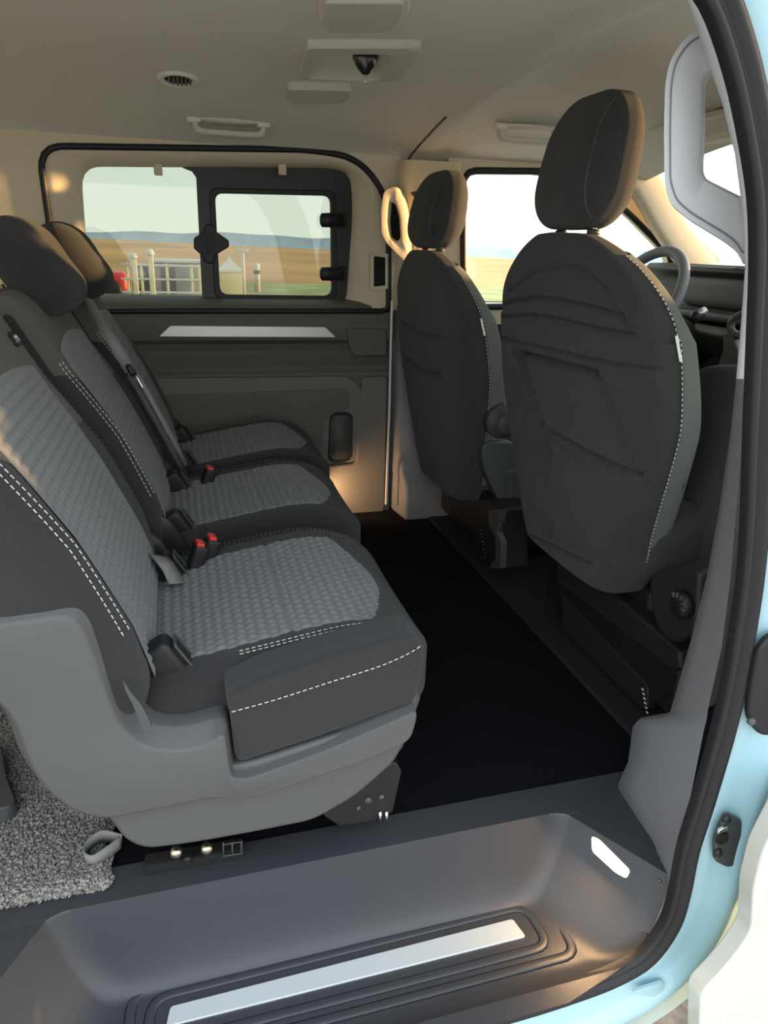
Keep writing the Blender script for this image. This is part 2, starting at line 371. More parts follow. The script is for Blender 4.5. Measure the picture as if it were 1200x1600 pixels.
# ---- far front door, A-pillar, windscreen, front end
d1 = empty('door_1', (1.4, 2.55, 0), kind='structure')
hole = resample(fillet([(.985, 2.52, 1.232), (1.38, 2.52, 1.25), (1.62, 2.52, 1.15), (1.875, 2.52, .975), (1.875, 2.52, .80), (1.02, 2.52, .78)], [.05, .12, .1, .03, .03, .03], 6), 96)
oute = resample([(.93, 2.52, 1.34), (1.60, 2.52, 1.34), (1.75, 2.52, 1.2), (2.10, 2.52, .975), (2.10, 2.52, .72), (.93, 2.52, .72)], 96)
oute = align(hole, oute)
obj('door_frame', ringslab(oute, hole, (0, .05, 0)), 'sand', d1, smooth=False)
obj('window_rubber', sweep(hole, circ(.012, 8), (0, 1, 0), True), 'rubber', d1)
obj('door_panel', box((1.53, 2.56, .33), (1.15, .06, .80)), 'dashdark', d1, smooth=False, bev=.01)
w2 = struct('window_2', box((1.43, 2.555, 1.02), (.98, .004, .56)), 'clear', smooth=False)
struct('trim_2', sweep(smooth_path([(1.50, 2.47, 1.335), (1.66, 2.475, 1.235), (1.80, 2.475, 1.09), (1.955, 2.475, .955), (2.05, 2.475, .88)], 16), rrect(.115, .06, .02, 3), (0, 1, 0)), 'sand')
struct('trim_3', sweep(smooth_path([(1.50, .86, 1.335), (1.66, .855, 1.235), (1.80, .85, 1.09), (1.955, .85, .955), (2.05, .85, .88)], 16), rrect(.115, .06, .02, 3), (0, 1, 0)), 'sand')
def wsc(u, v): Y = .84+u*1.66; b = .10*(1-((Y-1.67)/.83)**2); return (1.62+b+v*.66, Y, 1.325-v*.40)
struct('window_3', grid(wsc, 16, 8), 'clear')
struct('wall_front', box((2.42, 1.65, .25), (.06, 1.9, 1.3)), 'dashdark', smooth=False)
hd = struct('trim_4', sweep([(1.62, y, 1.325+.0*y) for y in np.linspace(.84, 2.5, 8)], [(-.04, -.02), (.06, -.02), (.07, .02), (-.04, .03)], (0, 0, 1)), 'headliner', smooth=False)
cf = struct('baseboard_front', box((1.65, 1.72, -.03), (1.52, 1.72, .075)), 'carpet_cab', smooth=False, bev=.006)

# ---- near side: pillar covers, body jamb
tp = empty('trim_5', (.75, .85, 0), kind='structure')
# lower grey cover: rear-facing face between the seal edge and its inner edge
Lpx = [(1150, 592), (1140, 680), (1122, 800), (1103, 900), (1075, 1010), (1045, 1112), (1040, 1118), (995, 1124), (985, 1135), (978, 1190), (962, 1225), (962, 1240), (1000, 1310), (1044, 1388)]
Lz = [WX(x, y, .772-(.03 if y < 600 else 0)) for x, y in Lpx]
Rpx = [(1162, 592), (1160, 680), (1150, 800), (1142, 900), (1128, 1010), (1108, 1100), (1106, 1110), (1104, 1125), (1100, 1140), (1092, 1180), (1082, 1230), (1078, 1250), (1064, 1310), (1046, 1392)]
Rz_ = [W(x, y, .705) for x, y in Rpx]
rows = []
for a, b in zip(Lz, Rz_):
    a, b = np.array(a), np.array(b); rows.append([a+np.array([.10, .004, 0]), a+np.array([.012, .003, 0]), a+(b-a)*.04, a+(b-a)*.35, a+(b-a)*.7, b])
obj('lower_cover', loft(rows, False, False), 'pillargrey', tp, auto=50)
Upx = [(1086, 40), (1104, 90), (1128, 160), (1148, 240), (1160, 330), (1164, 420), (1158, 500), (1150, 592)]
Vpx = [(1102, 30), (1128, 80), (1150, 150), (1166, 230), (1174, 330), (1174, 420), (1170, 500), (1162, 592)]
rows = []
for i, ((x, y), (x2, y2)) in enumerate(zip(Upx, Vpx)):
    a = W(x, y, .75); b = W(x2, y2, .715); rows.append([a+np.array([.05, .03, 0]), a, a*.5+b*.5+np.array([-.004, 0, 0]), b, b+np.array([.03, -.004, 0])])
rows = [[rows[0][k_]+(rows[0][k_]-rows[1][k_])*2.2 for k_ in range(5)]]+rows
obj('upper_cover', loft(rows, False, False), 'palegrey', tp)
# ================================================================== DOOR OPENING: seal, jamb, step
SY = .69
spx = [(1040, -120), (1085, -60), (1122, 0), (1155, 100), (1176, 200), (1190, 300), (1192, 400), (1188, 500), (1181, 640), (1171, 855), (1152, 1000), (1130, 1115), (1095, 1240), (1070, 1320), (1056, 1390), (1040, 1440), (1004, 1490), (955, 1520), (890, 1545), (797, 1574), (640, 1615), (400, 1672), (0, 1765)]
SP = resample([W(x+7, y+4, SY) for x, y in smooth_path(spx, 200)], 160, False)
seal = obj('door_seal', sweep(SP, [(-.015, .012), (-.016, -.002), (-.013, -.008), (-.008, -.008), (-.004, -.003), (-.001, -.004), (.003, -.011), (.011, -.012), (.016, -.006), (.017, .012)], (0, 1, 0)), 'rubber', auto=70)
tag(seal, 'black double-lipped rubber seal around the sliding door opening', 'door seal')
wr = empty('wall_right', (.75, .66, 0), kind='structure')
rows = []
for i, p in enumerate(SP):
    t = SP[min(i+1, len(SP)-1)]-SP[max(i-1, 0)]; t /= np.linalg.norm(t); n = np.cross(t, (0, 1, 0)); n /= np.linalg.norm(n)
    rows.append([p+n*a+np.array([0, b-SY, 0]) for a, b in ((.012, .70), (.013, .694), (.05, .690), (.068, .684), (.080, .672), (.094, .668), (.108, .676), (.14, .69), (.20, .70))])
obj('body_jamb', loft(rows, False, False), 'paint', wr)
# outer skin of the front door, closed, standing proud of the jamb
cp = [(1240, 1240), (1192, 1330), (1177, 1390), (1174, 1455), (1150, 1492), (1120, 1527), (1094, 1553), (1092, 1660), (1500, 1660), (1500, 1240)]
d2 = empty('door_2', (1.4, .58, 0), kind='structure')
obj('outer_skin', prism(fillet([W(x, y, .60) for x, y in cp], .02), (0, .03, 0)), 'paint_sunlit', d2, bev=.008)
obj('outer_skin_upper', box((1.55, .605, .40), (1.35, .03, .76)), 'paint_sunlit', d2, smooth=False, bev=.01)
obj('inner_panel', xf(rbox((1.02, .07, .82), .03, (8, 2, 8), 4), T(1.54, .80, .34)), 'greyplastic', d2)
obj('door_glass', box((1.45, .70, 1.02), (.95, .004, .5)), 'clear', d2, smooth=False)
obj('window_frame', sweep([(.97, .73, .76), (.93, .74, 1.1), (.98, .77, 1.3)], rrect(.05, .04, .01, 2), (0, 1, 0)), 'blackplastic', d2)
obj('roof_rail', box((.2, .70, 1.34), (3.6, .10, .16)), 'paint', wr, smooth=False, bev=.02)
obj('rear_quarter', box((-1.4, .68, .5), (.7, .06, 1.8)), 'paint', wr, smooth=False, bev=.02)
dm = fillet([W(x, y, .680) for x, y in ((985, 1546), (1000, 1540), (1032, 1530), (1036, 1533), (1032, 1552), (1012, 1552))], .006)
obj('pressed_dimple', prism(dm, (0, -.006, 0)), 'paint', wr, bev=.003)
# black bump cover and striker on the jamb
bc = empty('jamb_cover', W(1180, 1075, .68), 'elongated black plastic cover screwed to the pale blue door jamb', 'cover')
obj('cover_body', prism(fillet([W(x, y, .682) for x, y in ((1196, 985), (1235, 985), (1225, 1110), (1200, 1143), (1178, 1142), (1160, 1118), (1163, 1080), (1176, 1010))], .03), (0, -.012, 0)), 'rubber', bc, bev=.004)
obj('screw', xf(lathe([(.0, .003), (.004, .003), (.006, 0), (.006, -.004)], 16), T(*W(1175, 1128, .668)) @ RX(90)), 'darkgrey', bc)
sk = empty('door_striker', W(1132, 1306, .68), 'dark metal striker plate with bolt holes on the lower jamb', 'striker')
obj('striker_plate', prism(fillet([W(x, y, .684) for x, y in ((1130, 1266), (1153, 1275), (1152, 1305), (1142, 1345), (1131, 1349), (1112, 1340), (1111, 1310), (1118, 1290))], .008), (0, -.010, 0)), 'greyplastic', sk, bev=.003)
for x, y in ((1136, 1280), (1122, 1333)):
    obj('bolt', xf(lathe([(0, .004), (.005, .004), (.008, 0), (.008, -.002)], 16), T(*W(x, y, .672)) @ RX(90)), 'blackplastic', sk)
obj('striker_hole', xf(lathe([(0, .001), (.007, .001), (.010, .003), (.012, 0)], 18), T(*W(1128, 1310, .672)) @ RX(90)), 'shade_black', sk)
obj('striker_tongue', xf(rbox((.018, .006, .008), .002, (1, 1, 1), 2), T(*W(1128, 1296, .671)) @ RY(-15)), 'chrome', sk)
# ---- entry step: heightfield well
st = empty('entry_step', (.15, .80, -.15), 'dark grey moulded entry step with a silver tread plate', 'step')
def _sd(x, y, a, b):   # signed distance to the left of a->b
    ax_, ay = a; bx_, by = b; L = math.hypot(bx_-ax_, by-ay); return ((bx_-ax_)*(y-ay)-(by-ay)*(x-ax_))/L
WA, WB, WC, WD = (-.245, .907), (.632, .907), (.755, .70), (-.365, .70)
def stepz(x, y):
    t = [_sd(x, y, WB, WA)/.060, _sd(x, y, WC, WB)/.115, _sd(x, y, WA, WD)/.12]
    k_ = .28; m = t[0]
    for q in t[1:]:
        h = max(0, min(1, .5+.5*(q-m)/k_)); m = q*(1-h)+m*h-k_*h*(1-h)
    if m <= 0: return .004
    m = min(1, m); z = .004-.154*(1-(1-m)**2.3)
    return z + min(.03, .02*max(0, (.735-y)/.04)**2)*(1 if z < -.1 else 0)
ys = np.unique(np.r_[np.linspace(.655, .84, 44), np.linspace(.84, .907, 60), np.linspace(.907, .975, 10)])
def xrow(y):
    t = (.907-min(y, .907))/.207; a = WA[0]+(WD[0]-WA[0])*t; b = WB[0]+(WC[0]-WB[0])*t
    return np.r_[np.linspace(-1.0, a, 8), np.linspace(a, a+.14, 60)[1:], np.linspace(a+.14, b-.14, 120)[1:], np.linspace(b-.14, b, 60)[1:], np.linspace(b, max(b+.004, .84), 6)[1:]] if y > .765 else np.minimum(np.r_[np.linspace(-1.0, a, 8), np.linspace(a, a+.14, 60)[1:], np.linspace(a+.14, b-.14, 120)[1:], np.linspace(b-.14, b, 60)[1:], np.linspace(b, b+.02, 6)[1:]], np.interp(y, [.655, .69, .72, .765], [.52, .655, .725, .79]))
V = [(x, y, stepz(x, y)) for y in ys for x in xrow(y)]; n = len(xrow(.8))
obj('step_tray', (V, [(j*n+i, j*n+i+1, (j+1)*n+i+1, (j+1)*n+i) for j in range(len(ys)-1) for i in range(n-1)]), 'stepgrey', st, auto=40)
def onstep(px, py, lift=0):
    d = ray(px, py); d = d/np.linalg.norm(d); t = .70/d[1]
    while t < 2:
        p = CAM+d*t
        if p[2] < stepz(p[0], p[1])+lift: return p
        t += .0008
    return p
tpz = -.1465
pl4 = [WZ(x, y, tpz) for x, y in ((266, 1572), (801, 1435), (822, 1463), (259, 1604))]
obj('tread_plate', prism(fillet(pl4, .006), (0, 0, -.004)), 'plate', st, bev=.0012)
ctr = np.mean(pl4, axis=0)
a0 = [np.array(p) for p in pl4]
def ringoff(dx1, dx0, dy1, dy0):
    p = [a0[0]+(-dx0, dy1, 0), a0[1]+(dx1, dy1, 0), a0[2]+(dx1, -dy0, 0), a0[3]+(-dx0, -dy0, 0)]
    return resample(fillet(p, .03, 8), 160)
for (dx1, dx0, dy1, dy0, m_, hh) in ((.034, .028, .022, .024, 'stepgrey', .0025), (.074, .058, .040, .050, 'stepgrey', .0025)):
    obj('tread_rib', sweep([p+np.array([0, 0, -.0035]) for p in ringoff(dx1, dx0, dy1, dy0)], [(-.009, 0), (-.005, hh), (.005, hh), (.009, 0)], (0, 0, 1), True), m_, st)
lq = [onstep(x, y, .003) for x, y in ((924, 1306), (936, 1311), (985, 1360), (979, 1373), (962, 1364), (925, 1330))]
sl = obj('step_lamp', prism(fillet(lq, .006), (.004, .004, -.004)), 'lamp', smooth=False)
tag(sl, 'glowing warm step lamp set into the end of entry step', 'lamp')
for x, y in ((1031, 1376),):
    p = onstep(x, y, .004)
    obj('clip_pin', xf(rbox((.006, .005, .005), .002, (1, 1, 1), 3), T(*p)), 'brass', st)
# ---- big pale grab handle on the near pillar
gh = empty('pillar_handle', W(1100, 350, .75), 'large pale grey grab handle on the near door pillar', 'grab handle')
HY = .80
ho = [(1098, 40), (1070, 58), (1046, 92), (1038, 130), (1036, 200), (1037, 292), (1048, 322), (1076, 345), (1130, 378), (1152, 395), (1164, 420), (1170, 380), (1168, 310), (1160, 230), (1146, 160), (1124, 90)]
hi = [(1118, 112), (1102, 118), (1098, 130), (1098, 200), (1095, 264), (1098, 274), (1106, 281), (1140, 298), (1160, 308), (1167, 306), (1167, 270), (1160, 215), (1150, 165), (1136, 125)]
O = resample(fillet([W(x, y, HY) for x, y in ho], .01), 120); I = resample(fillet([W(x, y, HY) for x, y in hi], .006), 120); I = align(O, I)
d = np.array([.018, .018, .0])
o_in = [p*.86+q*.14 for p, q in zip(O, I)]; i_out = [p*.06+q*.94 for p, q in zip(O, I)]
V, Fc = loft([[p+d for p in O], [p+d*.3 for p in O], [p-d*.08 for p in [a*.97+b*.03 for a, b in zip(O, I)]], [p-d*.14 for p in o_in], [p-d*.10 for p in [a*.82+b*.18 for a, b in zip(O, I)]], [p-d*.14 for p in [a*.78+b*.22 for a, b in zip(O, I)]], [p-d*.14 for p in i_out], [p+d*.1 for p in I], [p+d for p in I], [p+d for p in O]], True, False)
obj('handle_body', (V, Fc), 'palegrey', gh, auto=40)
obj('handle_groove', tube([p-d*.13 for p in [a*.82+b*.18 for a, b in zip(O, I)]], .0012, 6, closed=True), 'pillargrey', gh)
obj('handle_foot', prism(fillet([W(x, y, HY) for x, y in ((1108, 60), (1126, 84), (1146, 150), (1162, 230), (1170, 320), (1168, 420), (1180, 420), (1178, 300), (1160, 180), (1120, 60))], .004), (.012, -.03, 0)), 'palegrey', gh, bev=.003)
# ================================================================== REAR SEATS
CY = (1.172, 1.715, 2.205); OX = (0., .022, .046)
RS = empty('passenger_seat', (OX[0], CY[0], 0), 'dark two-tone rear seat with grey plastic side shield beside the entry step', 'seat')
ox, cy = OX[0], CY[0]
def cdef(p):
    x, y, z = p
    tz = min(1, max(0, (z-.23)/.16))
    k_ = min(1, (x+.12)/.34); z = z - tz*.045*(1-k_)**1.3
    if x > .22: z -= tz*.03*((x-.22)/.16)**2; y *= 1-.16*((x-.22)/.16)**2.2
    z += tz*(.010*min(1, (abs(y)/.2))**3 - .004*math.cos(x*12))
    return np.array([x, y, z])
vf = rbox((.50, .50, .17), (.07, .055, .045), (16, 16, 4), 6)
cu = ([cdef(p+np.array([.13, 0, .315]))+np.array([ox, cy, 0]) for p in vf[0]], vf[1])
obj('cushion', cu, 'fabric', RS)
def ctop(x, y, h=0): return cdef(np.array([x, y, .400]))+np.array([ox, cy, h])
def hexh(a, b, s=.0195):
    k_ = 4*math.pi/(math.sqrt(3)*s)
    v = (math.cos(k_*a)+math.cos(k_*(a*.5+b*.866))+math.cos(k_*(a*.5-b*.866)))/3   # -.5..1
    return max(0, (v+.35)/1.35)**.6
def cins(u, v):
    x = -.055+u*(.378-.03*abs(2*v-1)**3*0); y = -.190+v*.372
    x = -.075+u*(.405-.05*(2*v-1)**2)
    ed = min(u, 1-u, v, 1-v)*.37; e_ = min(1, ed/.012)
    sm = 1-math.exp(-((x-.145)/.005)**2)
    return ctop(x, y, .0015*e_+.0042*hexh(x, y)*e_*sm-.0012*(1-sm)-.0015*(1-e_))
obj('seat_insert', grid(cins, 230, 220), 'insert', RS)
def path_on(f_, pts, n=60, h=.0012): return [f_(p[0], p[1], h) for p in smooth_path([np.array([*q, 0.]) for q in pts], n)]
for yy in (.212, .222):
    obj('stitching', stitches(path_on(ctop, [(-.02, yy), (.10, yy), (.22, yy-.002), (.30, yy-.018), (.335, yy-.06)], 60)), 'darkthread', RS)
obj('base_frame', box((ox+.10, cy, .14), (.36, .42, .20)), 'blackplastic', RS, bev=.02)
# backrest: front surface in (y, b) with b measured up the slope
RA = math.radians(25.); UP = np.array([-math.sin(RA), 0, math.cos(RA)]); FN = np.array([math.cos(RA), 0, math.sin(RA)]); B0 = np.array([-.055, 0, .355])
BH = .60
def bulge(y, b): return .020*math.exp(-((abs(y)-.24)/.045)**2)*max(0, min(1, (b-.02)/.1))*max(0, min(1, (.42-b)/.15)) + .012*math.sin(math.pi*min(1, max(0, b/BH)))
def bpt(y, b, d): return B0+UP*b+FN*d+np.array([ox, cy-.03+y, 0])
def bdef(p):   # p: x thickness, y, z height (centered box)
    d, y, b = p[0]-.065, p[1], p[2]+BH/2
    f_ = min(1, max(0, (p[0]+.065)/.13))
    y *= 1-.05*max(0, (b-.42)/.18)**2
    return bpt(y, b, d+bulge(y, b)*f_)
vf = rbox((.13, .54, BH), (.05, .05, .06), (4, 18, 22), 6)
obj('backrest', ([bdef(p) for p in vf[0]], vf[1]), 'fabric', RS)
def bfront(y, b, h=0):
    q = np.clip(abs(y)-.22, 0, .05); dr = .05-math.sqrt(max(0, .05**2-q*q)); qt = np.clip(b-(BH-.06), 0, .06); dr += .05-.05*math.sqrt(max(0, 1-(qt/.06)**2))
    yy = y*(1-.05*max(0, (b-.42)/.18)**2)
    return bpt(yy, b, -dr+bulge(yy, b)*(1-dr/.13)+h)
def bins(u, v):
    y = -.21+v*.405; b = .03+u*(.425+.02*(1-(2*v-1)**2))
    e_ = min(1, min(u*1.25, (1-u)*1.25, v, 1-v)*.33/.012)
    return bfront(y, b, .0016*e_+.0040*hexh(b, y)*e_+.0020*(1-e_))
obj('back_insert', grid(bins, 260, 220), 'insert', RS)
def bsh(u, v):
    y = -.2695+v*.539; s = abs(2*v-1); b0 = .35-.02*s+.06*max(0, (.7-s))+.10*max(0, 1-4*v); b = b0+u*(BH-.01-b0)
    return bfront(y, b, .0012)
obj('shoulder_panel', grid(bsh, 30, 60), 'shoulder', RS)
for sgn in (-1, 1):
    for off in (.236, .246):
        obj('stitching', stitches(path_on(bfront, [(sgn*off, .44), (sgn*off, .32), (sgn*(off+.002), .20), (sgn*(off+.004), .13)], 60, .0018)), 'thread' if sgn < 0 else 'darkthread', RS)
# head restraint, a saddle over the top of the back
def hdef(p):
    d, y, b = p; s = abs(y)/.15
    d2 = d + .014*max(0, -b/.1) - .02*max(0, b/.1)**2; b2 = b*(1-.10*s**3) - .02*s**2*(b+.1075)/.215
    return B0+UP*(BH+.015+b2)+FN*(.020+d2)+np.array([ox, cy+y, 0])
vf = rbox((.115, .30, .215), (.05, .06, .06), (4, 12, 8), 6)
hr = obj('head_restraint', ([hdef(p) for p in vf[0]], vf[1]), 'fabric', RS)
for s in (-1, 1): obj('restraint_post', tube([bpt(s*.07, BH-.06, -.07), bpt(s*.07, BH+.01, -.07)], .007, 10), 'chrome', RS)
# hinge covers, child-seat anchor guides at the foot of the back
for s in (-1, 1):
    a = bpt(s*.238, .02, -.03)
    obj('hinge_cover', xf(rbox((.11, .022, .15), (.04, .01, .05), (3, 1, 3), 4), T(*a) @ RY(-25)), 'blackplastic', RS)
def anchor(y, par):
    g = obj('anchor_guide', xf(rbox((.052, .044, .075), (.012, .008, .014), (2, 2, 2), 3), T(ox-.050, cy+y, .378) @ RY(-30)), 'blackplastic', par)
    obj('anchor_slot', xf(rbox((.012, .030, .045), .004, (1, 1, 1), 2), T(ox-.026, cy+y, .390) @ RY(-30)), 'shade_black', g)
    obj('anchor_rim', xf(ringslab(resample(rrect3(.036, .056, .006), 40), resample(rrect3(.029, .046, .004), 40), (.003, 0, 0)), T(ox-.022, cy+y, .392) @ RY(-30)), 'greyplastic', g, smooth=False)
def rrect3(w, h, r): return [np.array([0, a, b]) for a, b in rrect(w, h, r)]
for y in (-.19, .14): anchor(y, RS)
r2 = dup(RS, (OX[1], CY[1], 0)); r2['label'] = 'dark two-tone middle rear seat between the other two rear seats'
r3 = dup(RS, (OX[2], CY[2], 0)); r3['label'] = 'dark two-tone rear seat next to the far side wall'
for r in (r2, r3): r.scale = (1, .905, 1)
for r in (RS, r2, r3): r['group'] = 'row of three rear seats'
for ch in list(RS.children):   # the near seat shows no head restraint and no outer hinge cover
    if ch.name.startswith(('head_restraint', 'restraint_post')):
        for g in list(ch.children): bpy.data.objects.remove(g)
        bpy.data.objects.remove(ch)
bpy.data.objects.remove([c_ for c_ in RS.children if c_.name.startswith('hinge_cover')][0])
# --- near seat only: side bolster, plastic shields, mechanism
SY2 = .905
def ws(pts, Y=SY2): return [W(x, y, Y) for x, y in pts]
sb = fillet(ws([(352, 1088), (420, 1056), (520, 1024), (600, 1002), (640, 990), (660, 1000), (664, 1030), (650, 1096), (500, 1152), (374, 1193), (366, 1180), (360, 1120)], .876), .012)
ob = obj('side_bolster', prism(sb, (0, .07, 0)), 'fabric', RS, bev=.014, seg=4)
obj('stitching', stitches([np.array(p)+np.array([0, -.0008, 0]) for p in smooth_path(ws([(362, 1112), (430, 1093), (520, 1064), (600, 1038), (650, 1014), (660, 1002)], .875), 60)]), 'thread', RS)
for dz in (0, .009):
    obj('stitching', stitches([ctop(p[0], p[1], .001) for p in smooth_path([np.array([x, y-dz, 0]) for x, y in ((.06, -.205), (.14, -.207), (.24, -.203), (.31, -.190), (.335, -.165))], 60)]), 'thread', RS)
up_ = [(-160, 990), (-60, 958), (0, 944), (100, 931), (132, 938), (152, 962), (172, 1010), (190, 1066), (206, 1112), (236, 1140), (285, 1144), (356, 1124), (362, 1150), (367, 1200), (386, 1199), (500, 1158), (648, 1094), (650, 1112), (640, 1148), (560, 1182), (420, 1228), (300, 1256), (165, 1282), (110, 1270), (62, 1236), (30, 1190), (6, 1120), (-20, 1090), (-160, 1080)]
pu = resample(fillet(ws(up_, .882), .022, 6), 320)
ar = sum(pu[i][0]*pu[(i+1) % 320][2]-pu[(i+1) % 320][0]*pu[i][2] for i in range(320))
nn = []
for i in range(320):
    t = pu[(i+2) % 320]-pu[i-2]; t /= np.linalg.norm(t); nn.append(np.array([-t[2], 0, t[0]])*(1 if ar > 0 else -1))
for _ in range(6): nn = [(nn[i-1]+nn[i]+nn[(i+1) % 320])/3 for i in range(320)]
def off(d_, Y): return [np.array([p[0]+n_[0]*d_*(1 if p[0] < 0 else max(.3, 1-p[0]*14)), Y, p[2]+n_[2]*d_*(1 if p[0] < 0 else max(.3, 1-p[0]*14))]) for p, n_ in zip(pu, nn)]
rg = [off(0, .93), off(0, .896), off(.002, .892), off(.005, .889), off(.017, .866), off(.020, .863), off(.024, .862)]
obj('side_shield', loft(rg), 'sidegrey', RS, auto=35)
lo_ = [(160, 1268), (196, 1316), (228, 1329), (300, 1320), (390, 1304), (490, 1284), (556, 1246), (620, 1190), (640, 1140), (620, 1120), (400, 1190), (200, 1230)]
obj('lower_shield', prism(fillet(ws(lo_, .878), .02, 5), (0, .05, 0)), 'sidegrey', RS, bev=.018, seg=5)
obj('front_shield', xf(rbox((.05, .46, .13), .02, (2, 6, 3), 4), T(.315, 1.16, .235) @ RY(16)), 'sidegrey', RS)
# release strap on the shield
sw = [W(x, y, .858) for x, y in ((192, 1062), (204, 1082), (220, 1100), (232, 1122), (238, 1138), (236, 1146), (226, 1144), (216, 1122), (206, 1098), (196, 1080))]
obj('release_strap', prism(fillet(sw, .004), (0, .006, 0)), 'greyplastic', RS, bev=.002)
me_ = [(x, y) for x, y in ((505, 1275), (545, 1225), (618, 1190), (628, 1205), (614, 1270), (580, 1285), (530, 1292))]
obj('seat_mechanism', prism(fillet(ws(me_, .935), .006), (0, .03, 0)), 'blackplastic', RS, bev=.003)
for x, y, r in ((575, 1250, .006), (596, 1245, .005), (560, 1262, .004)):
    obj('rivet', xf(lathe([(0, .003), (r, .002), (r, -.002)], 14), T(*W(x, y, .934)) @ RX(90)), 'darkgrey', RS)
for x in (594, 604): obj('pin', tube([W(x, 1268, .932), W(x, 1284, .932)], .003, 8), 'chrome', RS)
# floor rail catch with bolts under the near seat
fr = empty('floor_anchor', WZ(300, 1335, .0), 'black floor anchor with two brass bolt heads under the seat shield', 'anchor')
p = WZ(305, 1338, .012)
obj('anchor_plate', xf(rbox((.16, .03, .022), .005, (3, 1, 1), 3), T(*p) @ RZ(-1)), 'shade_black', fr)  # near-black plate, shade under the shield put into its colour
for x, y in ((275, 1331), (323, 1325)):
    obj('bolt', xf(lathe([(0, .010), (.007, .009), (.010, .004), (.010, -.004)], 18), T(*(W(x, y, p[1]-.019))) @ RX(80)), 'brass', fr)
obj('lug', xf(rbox((.012, .02, .016), .004, (1, 1, 1), 3), T(*W(293, 1340, p[1]-.02))), 'blackplastic', fr)
for x in (349, 363, 377):
    obj('grid_bar', tube([W(x, 1316, p[1]-.02), W(x, 1336, p[1]-.02)], .0014, 6), 'greyplastic', fr)
for y in (1318, 1336):
    obj('grid_bar', tube([W(347, y+2, p[1]-.02), W(379, y-3, p[1]-.02)], .0014, 6), 'greyplastic', fr)
# icon badge on the shoulder of the near seat
bd = bfront(.195, .505, .003)
bq = WX(8, 510, bd[0]) if False else bd
M_ = Matrix(((FN[0], 0, UP[0], bd[0]), (FN[1], 1, UP[1], bd[1]), (FN[2], 0, UP[2], bd[2]), (0, 0, 0, 1)))
bb = obj('badge', xf(rbox((.006, .045, .026), (.003, .012, .012), (1, 2, 2), 3), M_), 'blackplastic', RS)
for y_, z_, r_ in ((-.006, .003, .003), (-.006, -.004, .0022), (.006, .002, .004), (.012, -.004, .002)):
    obj('badge_dot', xf(rbox((.001, 2*r_, 2*r_), (.0004, r_*.9, r_*.9), (1, 1, 1), 3), M_ @ T(.0033, y_, z_)), 'white', bb)
# ---- belt buckles
def buckle(p, lab, tilt=-25, yaw=0):
    b = empty('belt_buckle', p, lab, 'buckle', 'belt buckles between the rear seats')
    M = T(*p) @ RZ(yaw) @ RY(tilt+60)
    obj('buckle_body', xf(rbox((.030, .034, .085), (.008, .008, .008), (2, 2, 3), 3), M @ T(0, 0, -.02)), 'blackplastic', b)
    obj('red_button', xf(rbox((.016, .028, .010), .003, (1, 1, 1), 3), M @ T(-.004, 0, .0225)), 'red', b)
    obj('tongue_slot', xf(box((.006, .026, .003), (.006, .026, .003)), M @ T(.009-.006, -.026, .0205)), 'shade_black', b, smooth=False)
    return b
buckle(WZ(310, 866, .400), 'red-topped belt buckle closer to the seat with the side shield', -40, 10)
buckle(WZ(329, 856, .400), 'red-topped belt buckle closer to the middle rear seat', -40, 10)
buckle(WZ(326, 744, .395), 'red-topped belt buckle beside the far rear seat', -40, 10)
# stub belts looped at the foot of the near back
lb = obj('lap_belt_end', sweep(smooth_path([WZ(246, 868, .42), WZ(258, 880, .415), WZ(268, 895, .40), WZ(276, 912, .385)], 16), [(-.018, -.0015), (.018, -.0015), (.018, .0015), (-.018, .0015)], (.5, -.2, .8)), 'webbing')
tag(lb, 'short grey belt end folded beside the red-topped buckles', 'belt')
# ---- three-point belt hanging on the far shoulder of the middle seat
sbx = empty('seat_belt', W(205, 580, 1.93), 'grey seat belt running down the middle rear seat back', 'seat belt')
def onback(x, y, Y, h=.012):   # pixel ray meets the seat-back plane of the middle seat
    p0 = B0+np.array([OX[1], 0, 0])+FN*(h+.032); d_ = ray(x, y); t = ((p0-CAM)@FN)/(d_@FN); return CAM+d_*t
bpth = [onback(x, y, 0, hh) for x, y, hh in ((138, 466, .01), (150, 490, .025), (172, 528, .035), (190, 556, .038), (204, 580, .040))]
bp2 = [onback(x, y, 0, hh) for x, y, hh in ((206, 584, .040), (222, 610, .040), (250, 660, .036), (276, 708, .028), (288, 732, .015))]
web = [(-.013, -.0012), (.013, -.0012), (.013, .0012), (-.013, .0012)]
obj('shoulder_webbing', sweep(smooth_path(bpth, 30), web, tuple(FN*.35+np.array([0, -.93, 0]))), 'webbing', sbx)
obj('lap_webbing', sweep(smooth_path(bp2, 30), [(-.014, -.0012), (-.002, -.0012), (-.002, .0012), (-.014, .0012)], tuple(FN*.35+np.array([0, -.93, 0]))), 'webbing', sbx)
obj('lap_webbing', sweep(smooth_path(bp2, 30), [(.001, -.0012), (.013, -.0012), (.013, .0012), (.001, .0012)], tuple(FN*.35+np.array([0, -.93, 0]))), 'shoulder', sbx)
q = bpth[-1]; M_ = Matrix(((FN[0], 0, UP[0], q[0]), (FN[1], 1, UP[1], q[1]), (FN[2], 0, UP[2], q[2]), (0, 0, 0, 1)))
tg = obj('tongue', xf(rbox((.014, .062, .030), (.005, .010, .010), (1, 3, 2), 3), M_ @ T(.004, 0, 0) @ RX(-12)), 'blackplastic', sbx)
obj('tongue_blade', xf(rbox((.004, .026, .040), (.001, .004, .004), (1, 1, 1), 2), M_ @ T(.006, .004, -.030) @ RX(-12)), 'chrome', sbx)
